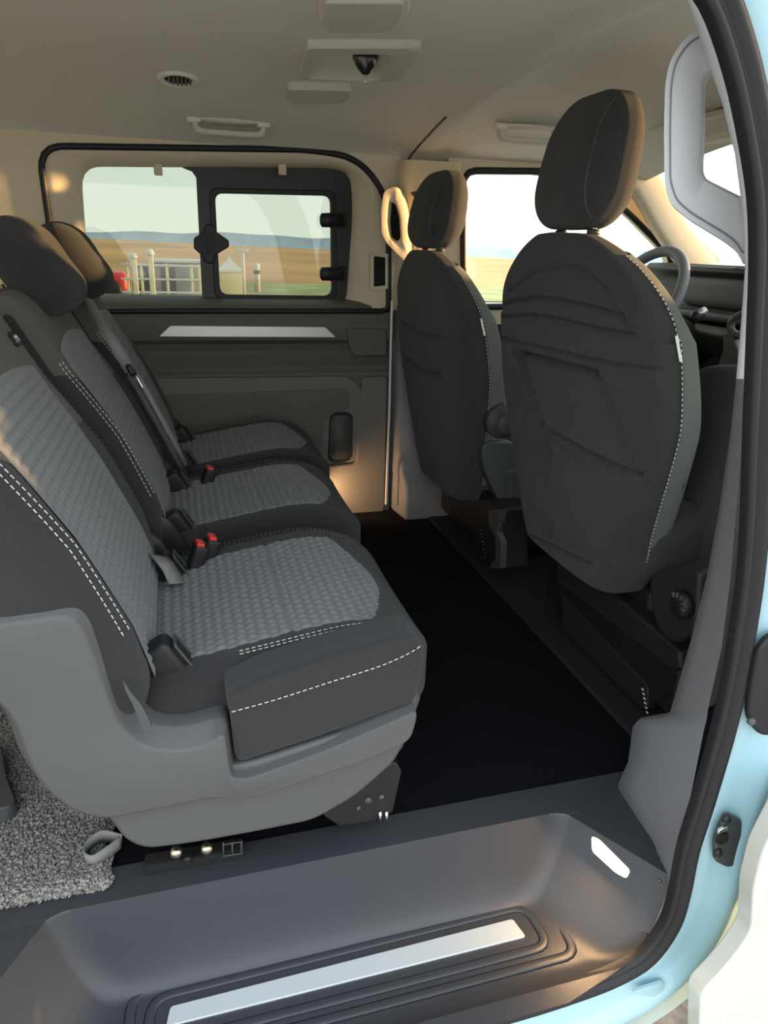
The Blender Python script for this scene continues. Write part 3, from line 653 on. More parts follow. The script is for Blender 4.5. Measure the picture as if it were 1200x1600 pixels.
# ================================================================== FRONT SEATS
def front_seat(cx, cy, label, dz=0):
    """rear face bottom at (cx+.09), leaning back a little; all in world space"""
    R0 = empty('front_seat', (cx+.2, cy, 0), label, 'seat', 'two front seats')
    H = .76; zb = .27-dz
    def spine(b): t = b/H; return cx+.10-.14*t+.035*t*t*1.4, zb+b*.985      # X of rear face, z
    ws_ = np.array([(0, .205), (.06, .232), (.15, .252), (.30, .300), (.42, .330), (.54, .330), (.62, .325), (.69, .30), (.735, .28), (.76, .27)])
    ws_ = np.array(smooth_path(ws_, 60))
    def hw(b): w = float(np.interp(b, ws_[:, 0], ws_[:, 1])); return w if b < .58 else min(w, .318*math.sqrt(max(.01, 1-((b-.58)/.188)**2.4)))
    def frontd(b): return float(np.interp(b, [0, .1, .4, .6, .72, .76], [.15, .17, .165, .135, .085, .05]))
    nb, na = 170, 160; rings = []; uv = []
    for i in range(nb+1):
        t = i/nb; b = H*(t if t < .9 else .9+.1*math.sin((t-.9)/.1*math.pi/2)); w = hw(b); D = frontd(b); X, z = spine(b); r = []
        if i == nb: w *= .5; D *= .6
        for j in range(na):
            a = 2*math.pi*j/na; c_, s_ = math.cos(a), math.sin(a)
            yy = w*math.copysign(abs(s_)**.62, s_); dd = math.copysign(abs(c_)**(.50), c_)   # dd=-1 rear, 1 front
            x = X + (D*(dd*.5+.5) if True else 0)
            if dd > .2: x += .03*max(0, (abs(yy)/w-.55)/.45)*dd*math.sin(math.pi*min(1, b/.62))**.5      # bolsters
            r.append(np.array([x, cy+yy, z-.045*(yy/.3)**2*max(0, (b-.5)/.26)**1.5])); uv.append((yy, b, dd))
        rings.append(r)
    return R0, rings, uv, spine, hw, frontd, H, zb
def rear_uv(pts, cx, cy, spine, H):   # pixels onto the rear face of a seat back -> (y, b)
    out = []
    for x, y in pts:
        d = ray(x, y); best = None
        for b in np.linspace(0, H, 153):
            X, z = spine(b); t = (X+.004-CAM[0])/d[0]; p = CAM+d*t
            if best is None or abs(p[2]-z) < best[0]: best = (abs(p[2]-z), p[1]-cy, b)
        out.append((best[1], best[2]))
    return out
def finish_seat(cx, cy, data, lines, near, hs=1):
    R0, rings, uv, spine, hw, frontd, H, zb = data
    V, Fc = loft(rings); V = np.array(V); uvA = np.array(uv); rear = uvA[:, 2] < .35
    disp = np.zeros(len(V)); P2 = uvA[:, :2]
    for ln, dep, sig in lines:
        disp += 2.8*dep*np.exp(-(pd(P2, ln)/(sig*.75))**2)
    # soft pocket: lower centre panel set in
    if near:
        inside = np.clip((PK(P2))/.018, 0, 1); disp += .010*inside
    V[rear, 0] += disp[rear]
    m = 'fabric_front'
    bk = obj('backrest', (V, Fc), m, R0)
    # front bolster strips with sky light put into a paler colour, along each front edge
    for s in (-1, 1):
        rows = []
        for b in np.linspace(.06, .735, 40):
            X, z = spine(b); w = hw(b); D = frontd(b); r = []
            for k_ in range(9):
                a = math.radians(1+k_*9.9); yy = w*math.cos(a)**.62; dd = math.copysign(abs(math.sin(a))**.5, a)
                x = X+D*(dd*.5+.5)+(.03*max(0, (yy/w-.55)/.45)*dd if dd > .2 else 0)*math.sin(math.pi*min(1, b/.62))**.5
                r.append(np.array([x, cy+s*yy*1.010, z-.045*(yy/.3)**2*max(0, (b-.5)/.26)**1.5])+np.array([.004, s*.001, .001]))
            rows.append(r)
        obj('side_bolster', loft(rows, False, False), 'bolster', R0)
        pth = [r[0]+np.array([-.004, s*.0025, 0]) for r in rows]
        obj('stitching', stitches(pth, .006, .004, .0011), 'thread', R0)
        if s < 0:
            q = pth[28]; q2 = pth[31]
            obj('side_label', prism([q+np.array([-.006, -.001, 0]), q+np.array([-.001, -.002, 0]), q2+np.array([-.001, -.002, 0]), q2+np.array([-.006, -.001, 0])], (0, -.0015, 0)), 'white', R0, smooth=False)
    # head restraint
    X, z = spine(H); hb = []
    vf = rbox((.115, .285, .250), (.05, .10, .09), (3, 8, 8), 8)
    def hd(p):
        x, y, zz = p; t = zz/.125
        return np.array([X+.055+x*(1-.22*max(0, t))+.016*t+(.018*(1-(y/.14)**2) if x > 0 else -.006*(1-(y/.14)**2)), cy+y*(1-.08*t), z+(.148-.017+zz)*hs])
    hr = obj('head_restraint', ([hd(p) for p in vf[0]], vf[1]), m, R0)
    obj('restraint_seam', tube([hd((-(.008+.05*math.sqrt(max(0, 1-.33-(max(0, abs(q)-.035)/.09)**2))), -.100, q)) for q in np.linspace(-.105, .105, 40)], .0011, 5), 'darkthread', hr)
    for s in (-1, 1):
        obj('restraint_post', tube([(X+.05, cy+s*.065, z-.02), (X+.05, cy+s*.065, z+.05)], .008, 10), 'chrome', R0)
        obj('post_guide', xf(lathe([(.006, .0), (.013, .0), (.013, .008), (.009, .011), (.006, .011)], 18), T(X+.05, cy+s*.065, z-.004)), 'greyplastic', R0)
    # cushion and base
    vf = rbox((.54, .52, .16), (.08, .06, .05), (8, 8, 3), 5)
    obj('cushion', ([p+np.array([cx+.42, cy, .38+.05*((p[0]+.27)/.54)]) for p in vf[0]], vf[1]), m, R0)
    obj('seat_box', xf(rbox((.44, .46, .24), .02, (3, 3, 3), 3), T(cx+.44, cy, .155)), 'blackplastic', R0)
    return R0
NX, NYC = .76, 1.425
da = front_seat(NX, NYC, 'charcoal front seat with a pocketed backrest behind the near door pillar')
_sp, _H = da[3], da[6]
L_ = lambda pts: rear_uv(pts, NX, NYC, _sp, _H)
_pk = L_([(800, 545), (925, 583), (1000, 600), (1030, 720), (1038, 840), (985, 900), (900, 862), (858, 830), (845, 700), (825, 600)])
def PK(P):
    P = np.asarray(P); n = len(_pk); ins = np.zeros(len(P), bool)
    for i in range(n):
        (x1, y1), (x2, y2) = _pk[i], _pk[(i+1) % n]
        c_ = ((y1 > P[:, 1]) != (y2 > P[:, 1])) & (P[:, 0] < (x2-x1)*(P[:, 1]-y1)/((y2-y1) or 1e-9)+x1); ins ^= c_
    return np.where(ins, pd(P, _pk+_pk[:1]), 0)
lines = [(L_([(795, 447), (840, 422), (905, 412), (950, 440), (968, 485), (982, 515)]), .004, .005),
         (L_([(782, 468), (838, 462), (900, 474), (968, 484)]), .007, .006), (L_([(775, 490), (838, 490), (905, 505), (976, 517)]), .007, .006),
         (L_([(772, 527), (840, 540), (920, 560), (1008, 578)]), .006, .006), (L_([(806, 552), (860, 566), (930, 582)]), .012, .010),
         (L_([(850, 672), (905, 702), (972, 742)]), .006, .006), (L_([(852, 690), (905, 722), (972, 752)]), -.004, .012),
         (L_([(808, 550), (828, 610), (848, 690), (850, 780), (856, 835)]), .008, .007), (L_([(800, 580), (820, 640), (832, 720), (834, 800)]), -.010, .016),
         (L_([(1003, 590), (1020, 670), (1036, 760), (1044, 830), (1030, 880)]), .005, .005), (L_([(930, 585), (955, 660), (975, 760), (975, 860), (965, 910)]), .004, .008),
         (L_([(830, 838), (880, 860), (920, 880)]), .005, .006)]
fs = finish_seat(NX, NYC, da, lines, True)
# details of the near seat: recliner cover with ribbed wheel, slide frame, scale dashes
q = WX(1048, 945, .93)
rcv = fillet([WX(x, y, .90) for x, y in ((1012, 900), (1030, 888), (1075, 886), (1096, 892), (1090, 980), (1060, 1006), (1042, 1004), (1026, 985), (1014, 945))], .02)
obj('recliner_cover', prism(rcv, (.10, .02, 0)), 'dashdark', fs, bev=.012, seg=4)
wc = WX(1064, 945, .888)
wheel = obj('adjuster_wheel', xf(lathe([(0, .010), (.020, .010), (.026, .004), (.026, -.01)], 28), T(*wc) @ RY(-90)), 'blackplastic', fs)
for k_ in range(5):
    a = math.radians(50+k_*32); cc = wc+np.array([-.010, .0205*math.cos(a), .0205*math.sin(a)])
    obj('wheel_rib', xf(rbox((.006, .006, .011), .002, (1, 1, 1), 2), T(*cc) @ RX(math.degrees(a)-90)), 'greyplastic', wheel)
fb = [WX(x, y, .955) for x, y in ((868, 884), (900, 880), (1020, 985), (1062, 1030), (1062, 1062), (1050, 1098), (1040, 1118), (985, 1060), (880, 960), (872, 935))]
obj('slide_frame', prism(fb, (.10, 0, 0)), 'blackplastic', fs, bev=.01)
fb = [WX(x, y, .945) for x, y in ((868, 880), (900, 878), (1062, 1018), (1064, 1046), (1050, 1050), (868, 908))]
obj('slide_rail', prism(fillet(fb, .008), (.05, 0, 0)), 'dashdark', fs, bev=.008)
fb = [WX(x, y, .952) for x, y in ((878, 930), (1012, 1072), (1012, 1108), (1000, 1106), (880, 985))]
obj('box_panel', prism(fb, (.02, 0, 0)), 'dashdark', fs, bev=.003)
for k_ in range(6):
    p = WX(1004+k_*1.4, 1077+k_*7.2, .950)
    obj('scale_mark', xf(box((0, 0, 0), (.002, .0065, .0028)), T(*p)), 'white', fs, smooth=False)
obj('frame_clip', xf(rbox((.02, .016, .012), .004, (1, 1, 1), 3), T(*WX(897, 879, .93))), 'chrome', fs)
# ---- far front seat
FX, FYC = .715, 2.19
db = front_seat(FX, FYC, 'charcoal front seat behind the steering wheel, by the far door', .045)
fl2 = [([(-.2, .52), (.0, .50), (.2, .52)], .005, .008), ([(-.17, .40), (0, .38), (.17, .40)], .006, .012)]
fs2 = finish_seat(FX, FYC, db, fl2, False, .86)
kc = W(788, 660, FYC-.335)
obj('recliner_knob', xf(lathe([(0, .030), (.026, .030), (.032, .024), (.034, .0), (.048, -.002), (.052, -.012), (.052, -.03)], 32), T(*kc) @ RX(90)), 'greyplastic', fs2)
sh = fillet([W(x, y, FYC-.29) for x, y in ((752, 700), (762, 690), (800, 690), (820, 706), (840, 706), (840, 802), (790, 802), (775, 775), (756, 735))], .02)
obj('side_shield', prism(sh, (0, .05, 0)), 'greyplastic', fs2, bev=.014, seg=4)
obj('shield_ledge', prism(fillet([W(x, y, FYC-.294) for x, y in ((790, 736), (840, 734), (840, 800), (794, 798))], .008), (0, .01, 0)), 'greyplastic', fs2, bev=.004)
ft = [WX(x, y, .90) for x, y in ((694, 724), (712, 722), (760, 775), (784, 796), (778, 840), (782, 890), (768, 888), (735, 830), (700, 790))]
obj('slide_frame', prism(ft, (.10, 0, 0)), 'blackplastic', fs2, bev=.008)
ft = [WX(x, y, .895) for x, y in ((762, 797), (784, 796), (778, 820), (776, 830), (783, 850), (781, 888), (764, 888), (774, 872), (774, 838), (764, 822))]
obj('slide_end_cap', prism(fillet(ft, .004), (.02, 0, 0)), 'greyplastic', fs2, bev=.004)
for k_ in range(8):
    obj('scale_mark', xf(box((0, 0, 0), (.004, .001, .003)), T(*WX(751+k_*1.0, 828+k_*6, .897))), 'darkthread', fs2, smooth=False)
lv = smooth_path([W(690, 708, 2.40), W(684, 722, 2.39), W(680, 736, 2.38)], 10)
obj('release_lever', tube(lv, .006, 8), 'blackplastic', fs2)
obj('lever_tip', xf(lathe([(0, .004), (.006, .002), (.006, -.006)], 12), T(*W(679, 737, 2.375)) @ RX(60)), 'chrome', fs2)
# ================================================================== CAB, ROOF FITTINGS, SMALL THINGS
dash = empty('dashboard', (1.8, 1.65, .3), 'dark dashboard with a deep hood below the windscreen', 'dashboard')
dsec = [(2.34, .93), (1.84, .955), (1.76, .953), (1.745, .935), (1.77, .918), (1.79, .905), (1.795, .82), (1.765, .80), (1.755, .775), (1.80, .755), (1.86, .72), (1.90, .40), (2.34, .40)]
obj('dash_body', loft([[(x, y, z) for x, z in dsec] for y in np.linspace(.84, 2.50, 4)]), 'dashdark', dash, bev=.008)
obj('dash_face', xf(rbox((.03, .46, .10), (.012, .03, .03), (1, 5, 3), 4), T(1.785, 2.06, .868)), 'dashmid', dash)
obj('dash_ledge', xf(rbox((.06, .60, .03), .012, (1, 5, 1), 3), T(1.745, 2.05, .792)), 'dashmid', dash)
obj('vent_strip', xf(rbox((.05, .30, .018), .006, (1, 5, 1), 3), T(1.775, 2.12, .948)), 'smoke', dash)
obj('centre_console', xf(rbox((.40, .30, .30), .05, (3, 3, 3), 4), T(1.80, 1.65, .62) @ RY(-20)), 'dashdark', dash)
obj('lower_glovebox', xf(rbox((.06, .30, .09), .02, (1, 3, 2), 3), T(1.72, 1.98, .72) @ RY(-25)), 'dashmid', dash)
sw = empty('steering_wheel', (1.44, 2.10, .86), 'grey leather steering wheel behind the near front seat back', 'steering wheel')
MW = T(1.47, 2.12, .83) @ RY(-62)
ringp = [np.array(MW @ Vector((.185*math.cos(a), .185*math.sin(a), 0))) for a in np.linspace(0, 2*math.pi, 64, endpoint=False)]
obj('rim', sweep(ringp, circ(.017, 12), tuple((MW.to_3x3() @ Vector((0, 0, 1)))), True), 'pillargrey', sw)
obj('hub', xf(rbox((.15, .17, .05), (.05, .06, .02), (3, 3, 2), 4), MW @ T(0, 0, -.02)), 'dashmid', sw)
for a in (90, 270, 180): obj('spoke', xf(rbox((.12, .035, .018), .007, (3, 1, 1), 3), MW @ RZ(a) @ T(.11, 0, -.012)), 'silver', sw)
obj('column', xf(lathe([(.05, 0), (.05, -.3)], 20), MW @ T(0, 0, -.04)), 'dashdark', sw)
g0, g1 = W(1080, 500, 1.68), W(1100, 487, 1.68)
gl = obj('gear_lever', sweep([g0, g0*.7+g1*.3, g0*.3+g1*.7, g1], circ(.016, 14), (0, 1, 0), scale=[.5, 1, 1, .55]), 'blackplastic', dash)
obj('collar', sweep([g0*.55+g1*.45+np.array([-.004, -.006, .006]), g1+np.array([-.002, -.006, .004])], circ(.010, 12), (0, 1, 0), scale=[.8, 1.05]), 'silver', gl)
# inner front-door things next to the pillar
ap = fillet([WX(x, y, 1.06) for x, y in ((1088, 574), (1112, 570), (1190, 572), (1190, 900), (1060, 900), (1060, 860), (1066, 740), (1072, 610))], .03)
obj('armrest_pad', prism(ap, (.12, .0, 0)), 'fabric_front', d2, bev=.015)
lp = smooth_path([WX(x, y, 1.34) for x, y in ((1165, 488), (1146, 500), (1142, 515), (1152, 524), (1170, 520))], 24)
obj('pull_loop', sweep(lp, circ(.010, 10), (1, 0, 0)), 'sidegrey', d2)
obj('pull_stem', prism(fillet([WX(x, y, 1.33) for x, y in ((1128, 520), (1138, 519), (1150, 540), (1160, 575), (1120, 575), (1130, 545))], .01), (.04, 0, 0)), 'sidegrey', d2, bev=.006)
# ---- roof fittings, on the lining
def up_at(x, y, off=0):   # pixel meets the roof lining
    d = ray(x, y); d = d/np.linalg.norm(d); t = .8
    while t < 4:
        p = CAM+d*t
        if p[2] > rz(p[1])-off: return p
        t += .001
    return p
def slope_n(Y): s = (rz(Y+.01)-rz(Y-.01))/.02; n = np.array([0, s, -1.]); return n/np.linalg.norm(n)
def pad(px, off, inset, m, par, name, bev=.004):
    P = fillet([up_at(x, y, 0) for x, y in px], .012); n = slope_n(np.mean([p[1] for p in P]))
    return obj(name, prism([p+n*off for p in P], -n*(off+.004)), m, par, bev=bev)
sc = empty('roof_cover', up_at(570, 15), 'large square beige cover on the roof lining beyond the dome lamp', 'cover')
pad([(498, -14), (640, -14), (641, 8), (618, 40), (510, 42), (498, 28)], .010, 0, 'headliner', sc, 'cover_frame')
pad([(507, -14), (632, -14), (632, 6), (612, 34), (516, 36), (507, 26)], .018, 0, 'rooftrim', sc, 'cover_pad')
sc['label'] = 'large square beige cover at the middle of the roof lining'
sc2 = empty('roof_cover', up_at(498, 140), 'small oblong beige cover on the roof lining by the air vent', 'cover')
pad([(449, 128), (547, 130), (549, 142), (535, 152), (456, 153), (448, 146)], .018, 0, 'rooftrim', sc2, 'cover_pad')
dl = empty('dome_lamp', up_at(560, 90), 'beige roof console with a recess and smoked lamp lens', 'lamp')
fo_ = [(478, 62), (658, 62), (659, 70), (628, 112), (612, 118), (470, 114), (466, 106)]
fi_ = [(494, 72), (612, 72), (612, 78), (596, 112), (590, 116), (482, 112), (484, 100)]
PO = resample(fillet([up_at(x, y) for x, y in fo_], .012), 80); PI = resample(fillet([up_at(x, y) for x, y in fi_], .012), 80); PI = align(PO, PI); n = slope_n(np.mean([p[1] for p in PO]))
cI = np.mean(PI, axis=0); cO = np.mean(PO, axis=0)
obj('lamp_bezel', loft([[p-n*.004 for p in PO], [p+n*.012 for p in PO], [cO+(p-cO)*.97+n*.016 for p in PO], [p+n*.016 for p in PI], [cI+(p-cI)*.96+n*.011 for p in PI], [cI+(p-cI)*.62-n*.004 for p in PI]], True, False), 'rooftrim', dl, auto=40)
obj('recess_floor', prism([cI+(p-cI)*.64+n*.0015 for p in PI], -n*.004), 'headliner', dl, smooth=False)
lc = up_at(571, 84)
obj('lamp_lens', loft([[lc+np.array([.030*s*a, .022*s*b, 0])+n*h for a, b in circ(1, 20)] for s, h in ((1.0, -.002), (1.0, .010), (.75, .026), (.3, .040), (.05, .044))]), 'smoke', dl)
obj('lens_stalk', xf(rbox((.008, .008, .018), .003, (1, 1, 1), 3), T(*(lc+n*.05))), 'chrome', dl)
av = empty('air_vent', up_at(278, 123), 'small round slatted air vent in the roof lining', 'air vent')
vc = up_at(278, 123); n = slope_n(vc[1]); tx = np.array([1., 0, 0]); ty = np.cross(n, tx)
def disc(rx, ry, h, k_=32): return [vc+tx*rx*math.cos(a)+ty*ry*math.sin(a)+n*h for a in np.linspace(0, 2*math.pi, k_, endpoint=False)]
obj('vent_ring', loft([disc(.052, .052, -.002), disc(.050, .050, .006), disc(.044, .044, .008), disc(.034, .034, .005), disc(.033, .033, -.004)], True, False), 'headliner', av)
obj('vent_throat', prism(disc(.034, .034, .0005), -n*.004), 'shade_black', av, smooth=False)
for k_ in range(6):
    x = -.025+k_*.010; h_ = math.sqrt(max(0, .0325**2-x*x))
    a = vc+tx*x; obj('vent_slat', prism([a+ty*h_+n*.001, a-ty*h_+n*.001, a-ty*h_+n*.007+tx*.005, a+ty*h_+n*.007+tx*.005], tx*.0015), 'doortrim_low', av, smooth=False)
def roof_handle(pa, pb, lab, drop, zoff=0):
    A = up_at(*pa, .012+zoff); B = up_at(*pb, .012+zoff); A[1] = B[1] = (A[1]+B[1])/2; A[2] = B[2] = rz(A[1])-zoff; n = slope_n(A[1])
    g = empty('roof_grip', (A+B)/2, lab, 'grab handle', 'grab handles on the roof lining')
    e_ = np.array([0, -.02, -.6]); e_ = n*.032
    pth = smooth_path([A, A+e_*.75+(B-A)*.03, A+e_+(B-A)*.12, A+e_*1.05+(B-A)*.5, B+e_+(A-B)*.12, B+e_*.75+(A-B)*.03, B], 40)
    obj('grip_bar', sweep(pth, rrect(.016, .030, .006, 3), tuple(np.cross(n, (1, 0, 0)))), 'rooftrim', g)
    for q in (A, B): obj('grip_foot', xf(rbox((.04, .036, .016), .006, (2, 2, 1), 3), T(*q)), 'headliner', g)
    mid = (A+B)/2; obj('grip_recess', loft([[mid+np.array([(B[0]-A[0])*.56*a, 0, 0])+np.cross(n, (1, 0, 0))*.028*b+n*h for a, b in circ(1, 28)] for h in (.0015, -.004)]), 'headliner', g)
    return g
roof_handle((303, 196), (412, 200), 'beige grab handle on the roof edge above the far window', 1)
roof_handle((780, 205), (872, 212), 'beige grab handle on the roof edge above the front door', 1, .028)
tag(obj('screw_cap', xf(rbox((.022, .022, .008), .004, (1, 1, 1), 3), T(*(up_at(721, 207, .03)))), 'headliner'), 'tiny square cap on the front roof lining near the seam', 'cap')
oc = empty('overhead_console', WX(1130, 165, 1.46), 'brown overhead console strip along the top of the windscreen', 'console')
p = WX(1130, 160, 1.46)
obj('console_body', xf(rbox((.10, .62, .035), .012, (2, 4, 1), 3), T(1.50, p[1]+.02, p[2]-.004)), 'doortrim', oc)
obj('console_edge', xf(rbox((.03, .66, .016), .006, (1, 4, 1), 3), T(1.44, p[1]+.02, p[2]-.030)), 'rooftrim', oc)
# ---- far pillar handle (looped, warm light put into its colour)
fh = empty('pillar_handle', W(612, 340, 2.48), 'pale loop handle on the far door pillar, warm light in its colour', 'grab handle')
HY2 = 2.45
ho = [(598, 300), (606, 291), (622, 292), (632, 318), (637, 350), (640, 420), (630, 408), (602, 380), (595, 366), (594, 330)]
hi = [(609, 314), (617, 318), (623, 340), (625, 372), (620, 378), (608, 370), (606, 345)]
O = resample(fillet([W(x, y, HY2) for x, y in ho], .012), 80); I = resample(fillet([W(x, y, HY2) for x, y in hi], .008), 80); I = align(O, I); d = np.array([.03, .06, 0])
obj('handle_body', loft([[p+d for p in O], [p+d*.15 for p in O], [p*.88+q*.12 for p, q in zip(O, I)], [p*.25+q*.75 for p, q in zip(O, I)], [p+d*.15 for p in I], [p+d for p in I]], True, False), 'sand', fh, auto=50)
obj('handle_shade', prism([p+d*.7 for p in I], (0, .004, 0)), 'shade_black', fh, smooth=False)  # flat dark sheet painting the shade behind the loop
# belt guide and curtain bit by the far front seat
bg_ = empty('belt_guide', W(660, 300, 2.46), 'dark upper belt guide beside the far headrest', 'belt guide')
obj('guide_plate', prism(fillet([W(x, y, 2.47) for x, y in ((643, 300), (660, 297), (684, 284), (690, 292), (676, 308), (650, 308))], .006), (0, .02, 0)), 'blackplastic', bg_, bev=.004)
obj('belt_webbing', prism([W(x, y, 2.485) for x, y in ((652, 306), (672, 306), (668, 345), (650, 400), (648, 350))], (0, .003, 0)), 'curtain', bg_, smooth=False)
# ---- courtesy lamp low on the far wall, behind the far seat cushion
cl = empty('courtesy_lamp', (.50, 2.50, .05), 'small warm courtesy lamp low on the far wall, mostly behind the seats', 'lamp')
obj('lamp_housing', xf(rbox((.07, .02, .03), .006, (2, 1, 1), 3), T(.50, 2.515, .055)), 'blackplastic', cl)
obj('lamp_lens', xf(rbox((.055, .008, .02), .003, (2, 1, 1), 3), T(.50, 2.503, .055)), 'lamp', cl)
ld = bpy.data.lights.new('courtesy_light', 'SPOT'); ld.energy = 2.2; ld.spot_size = math.radians(110); ld.spot_blend = 1; ld.color = (1, .58, .28); ld.shadow_soft_size = .03
lo2 = bpy.data.objects.new('courtesy_light', ld); COL.objects.link(lo2); lo2.parent = cl; lo2.location = (-.03, -.06, .06); lo2.rotation_euler = Vector((.8, .42, -.05)).to_track_quat('-Z', 'Y').to_euler()
ld2 = bpy.data.lights.new('step_light', 'AREA'); ld2.energy = .33; ld2.color = (1, .6, .28); ld2.size = .06; ld2.size_y = .02; ld2.shape = 'RECTANGLE'
lo3 = bpy.data.objects.new('step_light', ld2); COL.objects.link(lo3); q = onstep(952, 1340, .02); lo3.location = q+np.array([-.03, -.018, .012]); lo3.rotation_euler = Vector((-.8, -.35, -.5)).to_track_quat('-Z', 'Y').to_euler()
# ---- speckled rear carpet with a strap loop
cx0, cx1, cy0, cy1 = -.95, -.165, .93, 1.75
nx_, ny_ = 300, 260
rnd = np.random.rand(ny_+1, nx_+1)
def fz(u, v):
    i, j = int(round(u*nx_)), int(round(v*ny_)); e_ = .006*math.sin(v*37)*1+.004*math.sin(v*91)
    x = cx0+u*(cx1-cx0+e_*(u > .9)); ed = min(1, (1-u)/.02, v/.02)
    return (x+.003*(rnd[j, i]-.5), cy0+v*(cy1-cy0)+.003*(rnd[j-1, i]-.5), .004+.012*ed+.006*rnd[j, i])
rc_ = obj('rear_carpet', grid(fz, nx_, ny_), 'speckle', smooth=False)
tag(rc_, 'speckled grey fleece carpet on the floor behind the rear seats', 'carpet', kind=None)
sl_ = smooth_path([WZ(190, 1312, .03), WZ(160, 1306, .035), WZ(138, 1322, .03), WZ(132, 1338, .028), WZ(146, 1345, .026), WZ(170, 1330, .03), WZ(188, 1316, .03)], 40)
tag(obj('strap_loop', sweep(sl_, [(-.0012, -.012), (.0012, -.012), (.0012, .012), (-.0012, .012)], (0, 0, 1)), 'webbing'), 'thin dark strap loop lying on the speckled carpet', 'strap')
bs = obj('floor_bracket', prism(fillet([WZ(x, y, .05) for x, y in ((-60, 1150), (2, 1165), (10, 1215), (24, 1250), (10, 1262), (-60, 1268))], .01), (0, 0, -.03)), 'greyplastic', bev=.008)
tag(bs, 'grey plastic bracket standing on the speckled carpet', 'bracket')

# ================================================================== OUTSIDE
GZ = -.60
gr = struct('ground', box((0, 0, GZ-.05), (160, 60, .1)), 'gravel', smooth=False)
tag(gr, kind='structure')
def wn(x, y):   # gentle dry hillside, higher towards the rear of the van
    t = min(1, max(0, (y-28)/60)); s = t*t*(3-2*t)
    crest = .55-.016*(x-10)
    return GZ-.04+s*(crest-GZ) - max(0, (y-95)/200)**1.5*30
def hillf(u, v): x = -260+u*640; y = 26+v*v*320; return (x, y, wn(x, y))
hl = obj('hillside', grid(hillf, 80, 60), 'field'); tag(hl, 'dry orange-brown hillside rising beyond the fence', 'hillside', kind='stuff'); del hl['category']
gs = obj('grass_strip', grid(lambda u, v: (-40+u*140, 22+v*9, GZ+.03+max(0, wn(0, 22+v*9)-GZ)), 20, 6), 'grass'); tag(gs, 'strip of yellow-green grass at the foot of the hillside', kind='stuff')
def mtn(base, amp, dist, seed, nm, lab):
    rg = np.random.RandomState(seed); ph = rg.rand(8)*6.28; pts = []
    for i in range(200):
        x = -4000+i*70; h = base+amp*sum(math.sin(x*.0011*(k_+1)**1.35+ph[k_])/(k_+1) for k_ in range(8))
        pts.append((x, h))
    V = [(x, dist, -80) for x, h in pts]+[(x, dist+60, h) for x, h in pts]+[(x, dist+900, -80) for x, h in pts]; n_ = len(pts)
    m_ = obj(nm, (V, [(r*n_+i, r*n_+i+1, (r+1)*n_+i+1, (r+1)*n_+i) for r in (0, 1) for i in range(n_-1)]), 'mount'); tag(m_, lab, 'mountains'); return m_
mtn(6, 11, 2600, 3, 'mountain_ridge', 'low blue-grey mountain ridge on the horizon, in front')
mtn(26, 14, 4200, 5, 'mountain_ridge', 'fainter blue-grey mountain ridge behind the front ridge')
# fence, gate posts, caravan, car, tent, bollards seen through the tinted glass
def gp(x, D): d = ray(x, 440); return CAM+d*((D-CAM[1])/d[1])
D = 20.
fe = empty('wire_fence', (gp(250, D)[0], D, GZ), 'pale rail fence with posts beyond the fixed window pane', 'fence')
xa, xb = gp(196, D)[0], gp(322, D)[0]
for xx in (200, 222, 262, 300, 312, 322):
    X = gp(xx, D)[0]; obj('fence_post', xf(rbox((.07, .07, 1.0), .012, (1, 1, 1), 2), T(X, D, GZ+.5)), 'cream', fe)
for z in (.30, .62, .96): obj('fence_rail', xf(rbox((xb-xa+.2, .03, .05), .008, (1, 1, 1), 2), T((xa+xb)/2, D-.05, GZ+z)), 'offwhite', fe)
for xx, h in ((212, 1.12), (238, 1.2)):
    X = gp(xx, 19)[0]; t = empty('gate_post', (X, 19, GZ), 'thick cream gate post %s' % ('with a rounded cap, the shorter one' if h < 1.15 else 'with a rounded cap, the taller one'), 'post')
    obj('post_shaft', xf(rbox((.13, .13, h), .02, (1, 1, 1), 2), T(X, 19, GZ+h/2)), 'cream', t)
    obj('post_cap', xf(lathe([(0, .16), (.06, .15), (.10, .08), (.10, .03), (.07, 0)], 16), T(X, 19, GZ+h)), 'offwhite', t)
X = gp(285, 23)[0]
cv = empty('shed', (X, 23, GZ), 'low pale grey flat-roofed shed behind the rail fence', 'shed')
obj('shed_wall', xf(rbox((1.7, 1.6, .95), .04, (1, 1, 1), 2), T(X, 23.5, GZ+.475)), 'concrete', cv); obj('shed_roof', xf(rbox((1.85, 1.8, .08), .02, (1, 1, 1), 2), T(X, 23.5, GZ+.99)), 'offwhite', cv)
obj('shed_door', box((X-.4, 22.68, GZ+.42), (.4, .04, .8)), 'darkgrey', cv, smooth=False)
X = gp(224, 24)[0]
ma = empty('pump_machine', (X, 24, GZ), 'dark machine with grey drum between the gate posts', 'machine')
obj('machine_body', xf(rbox((.7, .6, .8), .06, (1, 1, 1), 3), T(X, 24.6, GZ+.4)), 'darkgrey', ma); obj('machine_drum', xf(lathe([(0, .5), (.2, .5), (.22, .45), (.22, 0)], 20), T(X-.1, 24.3, GZ+.5) @ RX(90)), 'concrete', ma)
X = gp(194, 21)[0]
rcr = empty('red_car', (X-1.2, 21, GZ), 'red car parked by the fence, partly behind the headrest', 'car')
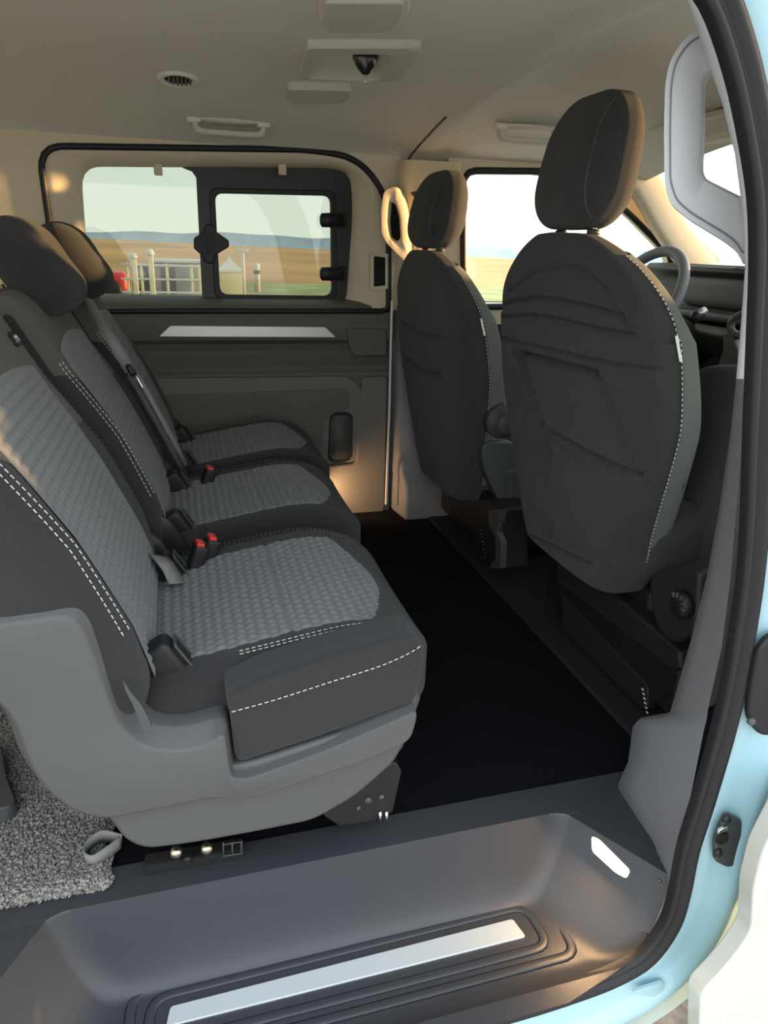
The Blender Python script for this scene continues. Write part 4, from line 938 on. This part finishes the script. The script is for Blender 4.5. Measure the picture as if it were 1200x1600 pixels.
obj('car_body', xf(rbox((2.6, 1.5, .55), (.2, .2, .15), (3, 3, 2), 4), T(X-1.2, 21.7, GZ+.45)), 'redcar', rcr); obj('car_cabin', xf(rbox((1.5, 1.3, .5), (.25, .2, .2), (3, 3, 2), 4), T(X-1.4, 21.7, GZ+.85)), 'smoke', rcr)
for s in (-.85, .85): obj('wheel', xf(lathe([(0, .1), (.2, .1), (.28, .06), (.28, -.1), (0, -.1)], 24), T(X-1.2+s, 21.0, GZ+.28) @ RX(90)), 'rubber', rcr)
X = gp(360, 24)[0]
tn = empty('kiosk_tent', (X, 24, GZ), 'small cream kiosk with a pointed tent roof', 'kiosk')
obj('kiosk_body', xf(rbox((.70, .70, .7), .02, (1, 1, 1), 2), T(X, 24, GZ+.35)), 'cream', tn)
obj('kiosk_roof', loft([[np.array([X+a*s, 24+b*s, GZ+z]) for a, b in ((-1, -1), (1, -1), (1, 1), (-1, 1))] for s, z in ((.42, .70), (.40, .76), (.25, .86), (.08, 1.02), (.02, 1.14))]), 'offwhite', tn, smooth=False)
X = gp(381, 22.5)[0]; pt = empty('sign_post', (X, 22.5, GZ), 'tall thin white post beside the cream kiosk', 'post')
obj('post_shaft', tube([(X, 22.5, GZ), (X, 22.5, GZ+1.35)], .045, 10), 'offwhite', pt); obj('post_plate', xf(rbox((.32, .03, .10), .01, (1, 1, 1), 2), T(X, 22.45, GZ+1.36)), 'offwhite', pt)
X = gp(402, 25)[0]; bo = empty('bollard', (X, 25, GZ), 'white marker bollard with a dark band on the grass', 'bollard')
obj('bollard_body', xf(lathe([(0, .95), (.09, .93), (.10, .9), (.10, 0)], 16), T(X, 25, GZ)), 'offwhite', bo); obj('bollard_band', xf(lathe([(.104, .72), (.106, .72), (.106, .60), (.104, .60)], 16), T(X, 25, GZ)), 'darkgrey', bo)
X = gp(139, 30)[0]; tag(obj('mast', tube([(X, 30, GZ), (X, 30, 4.4)], .05, 8), 'concrete'), 'thin tall grey mast standing in front of the hillside', 'mast')
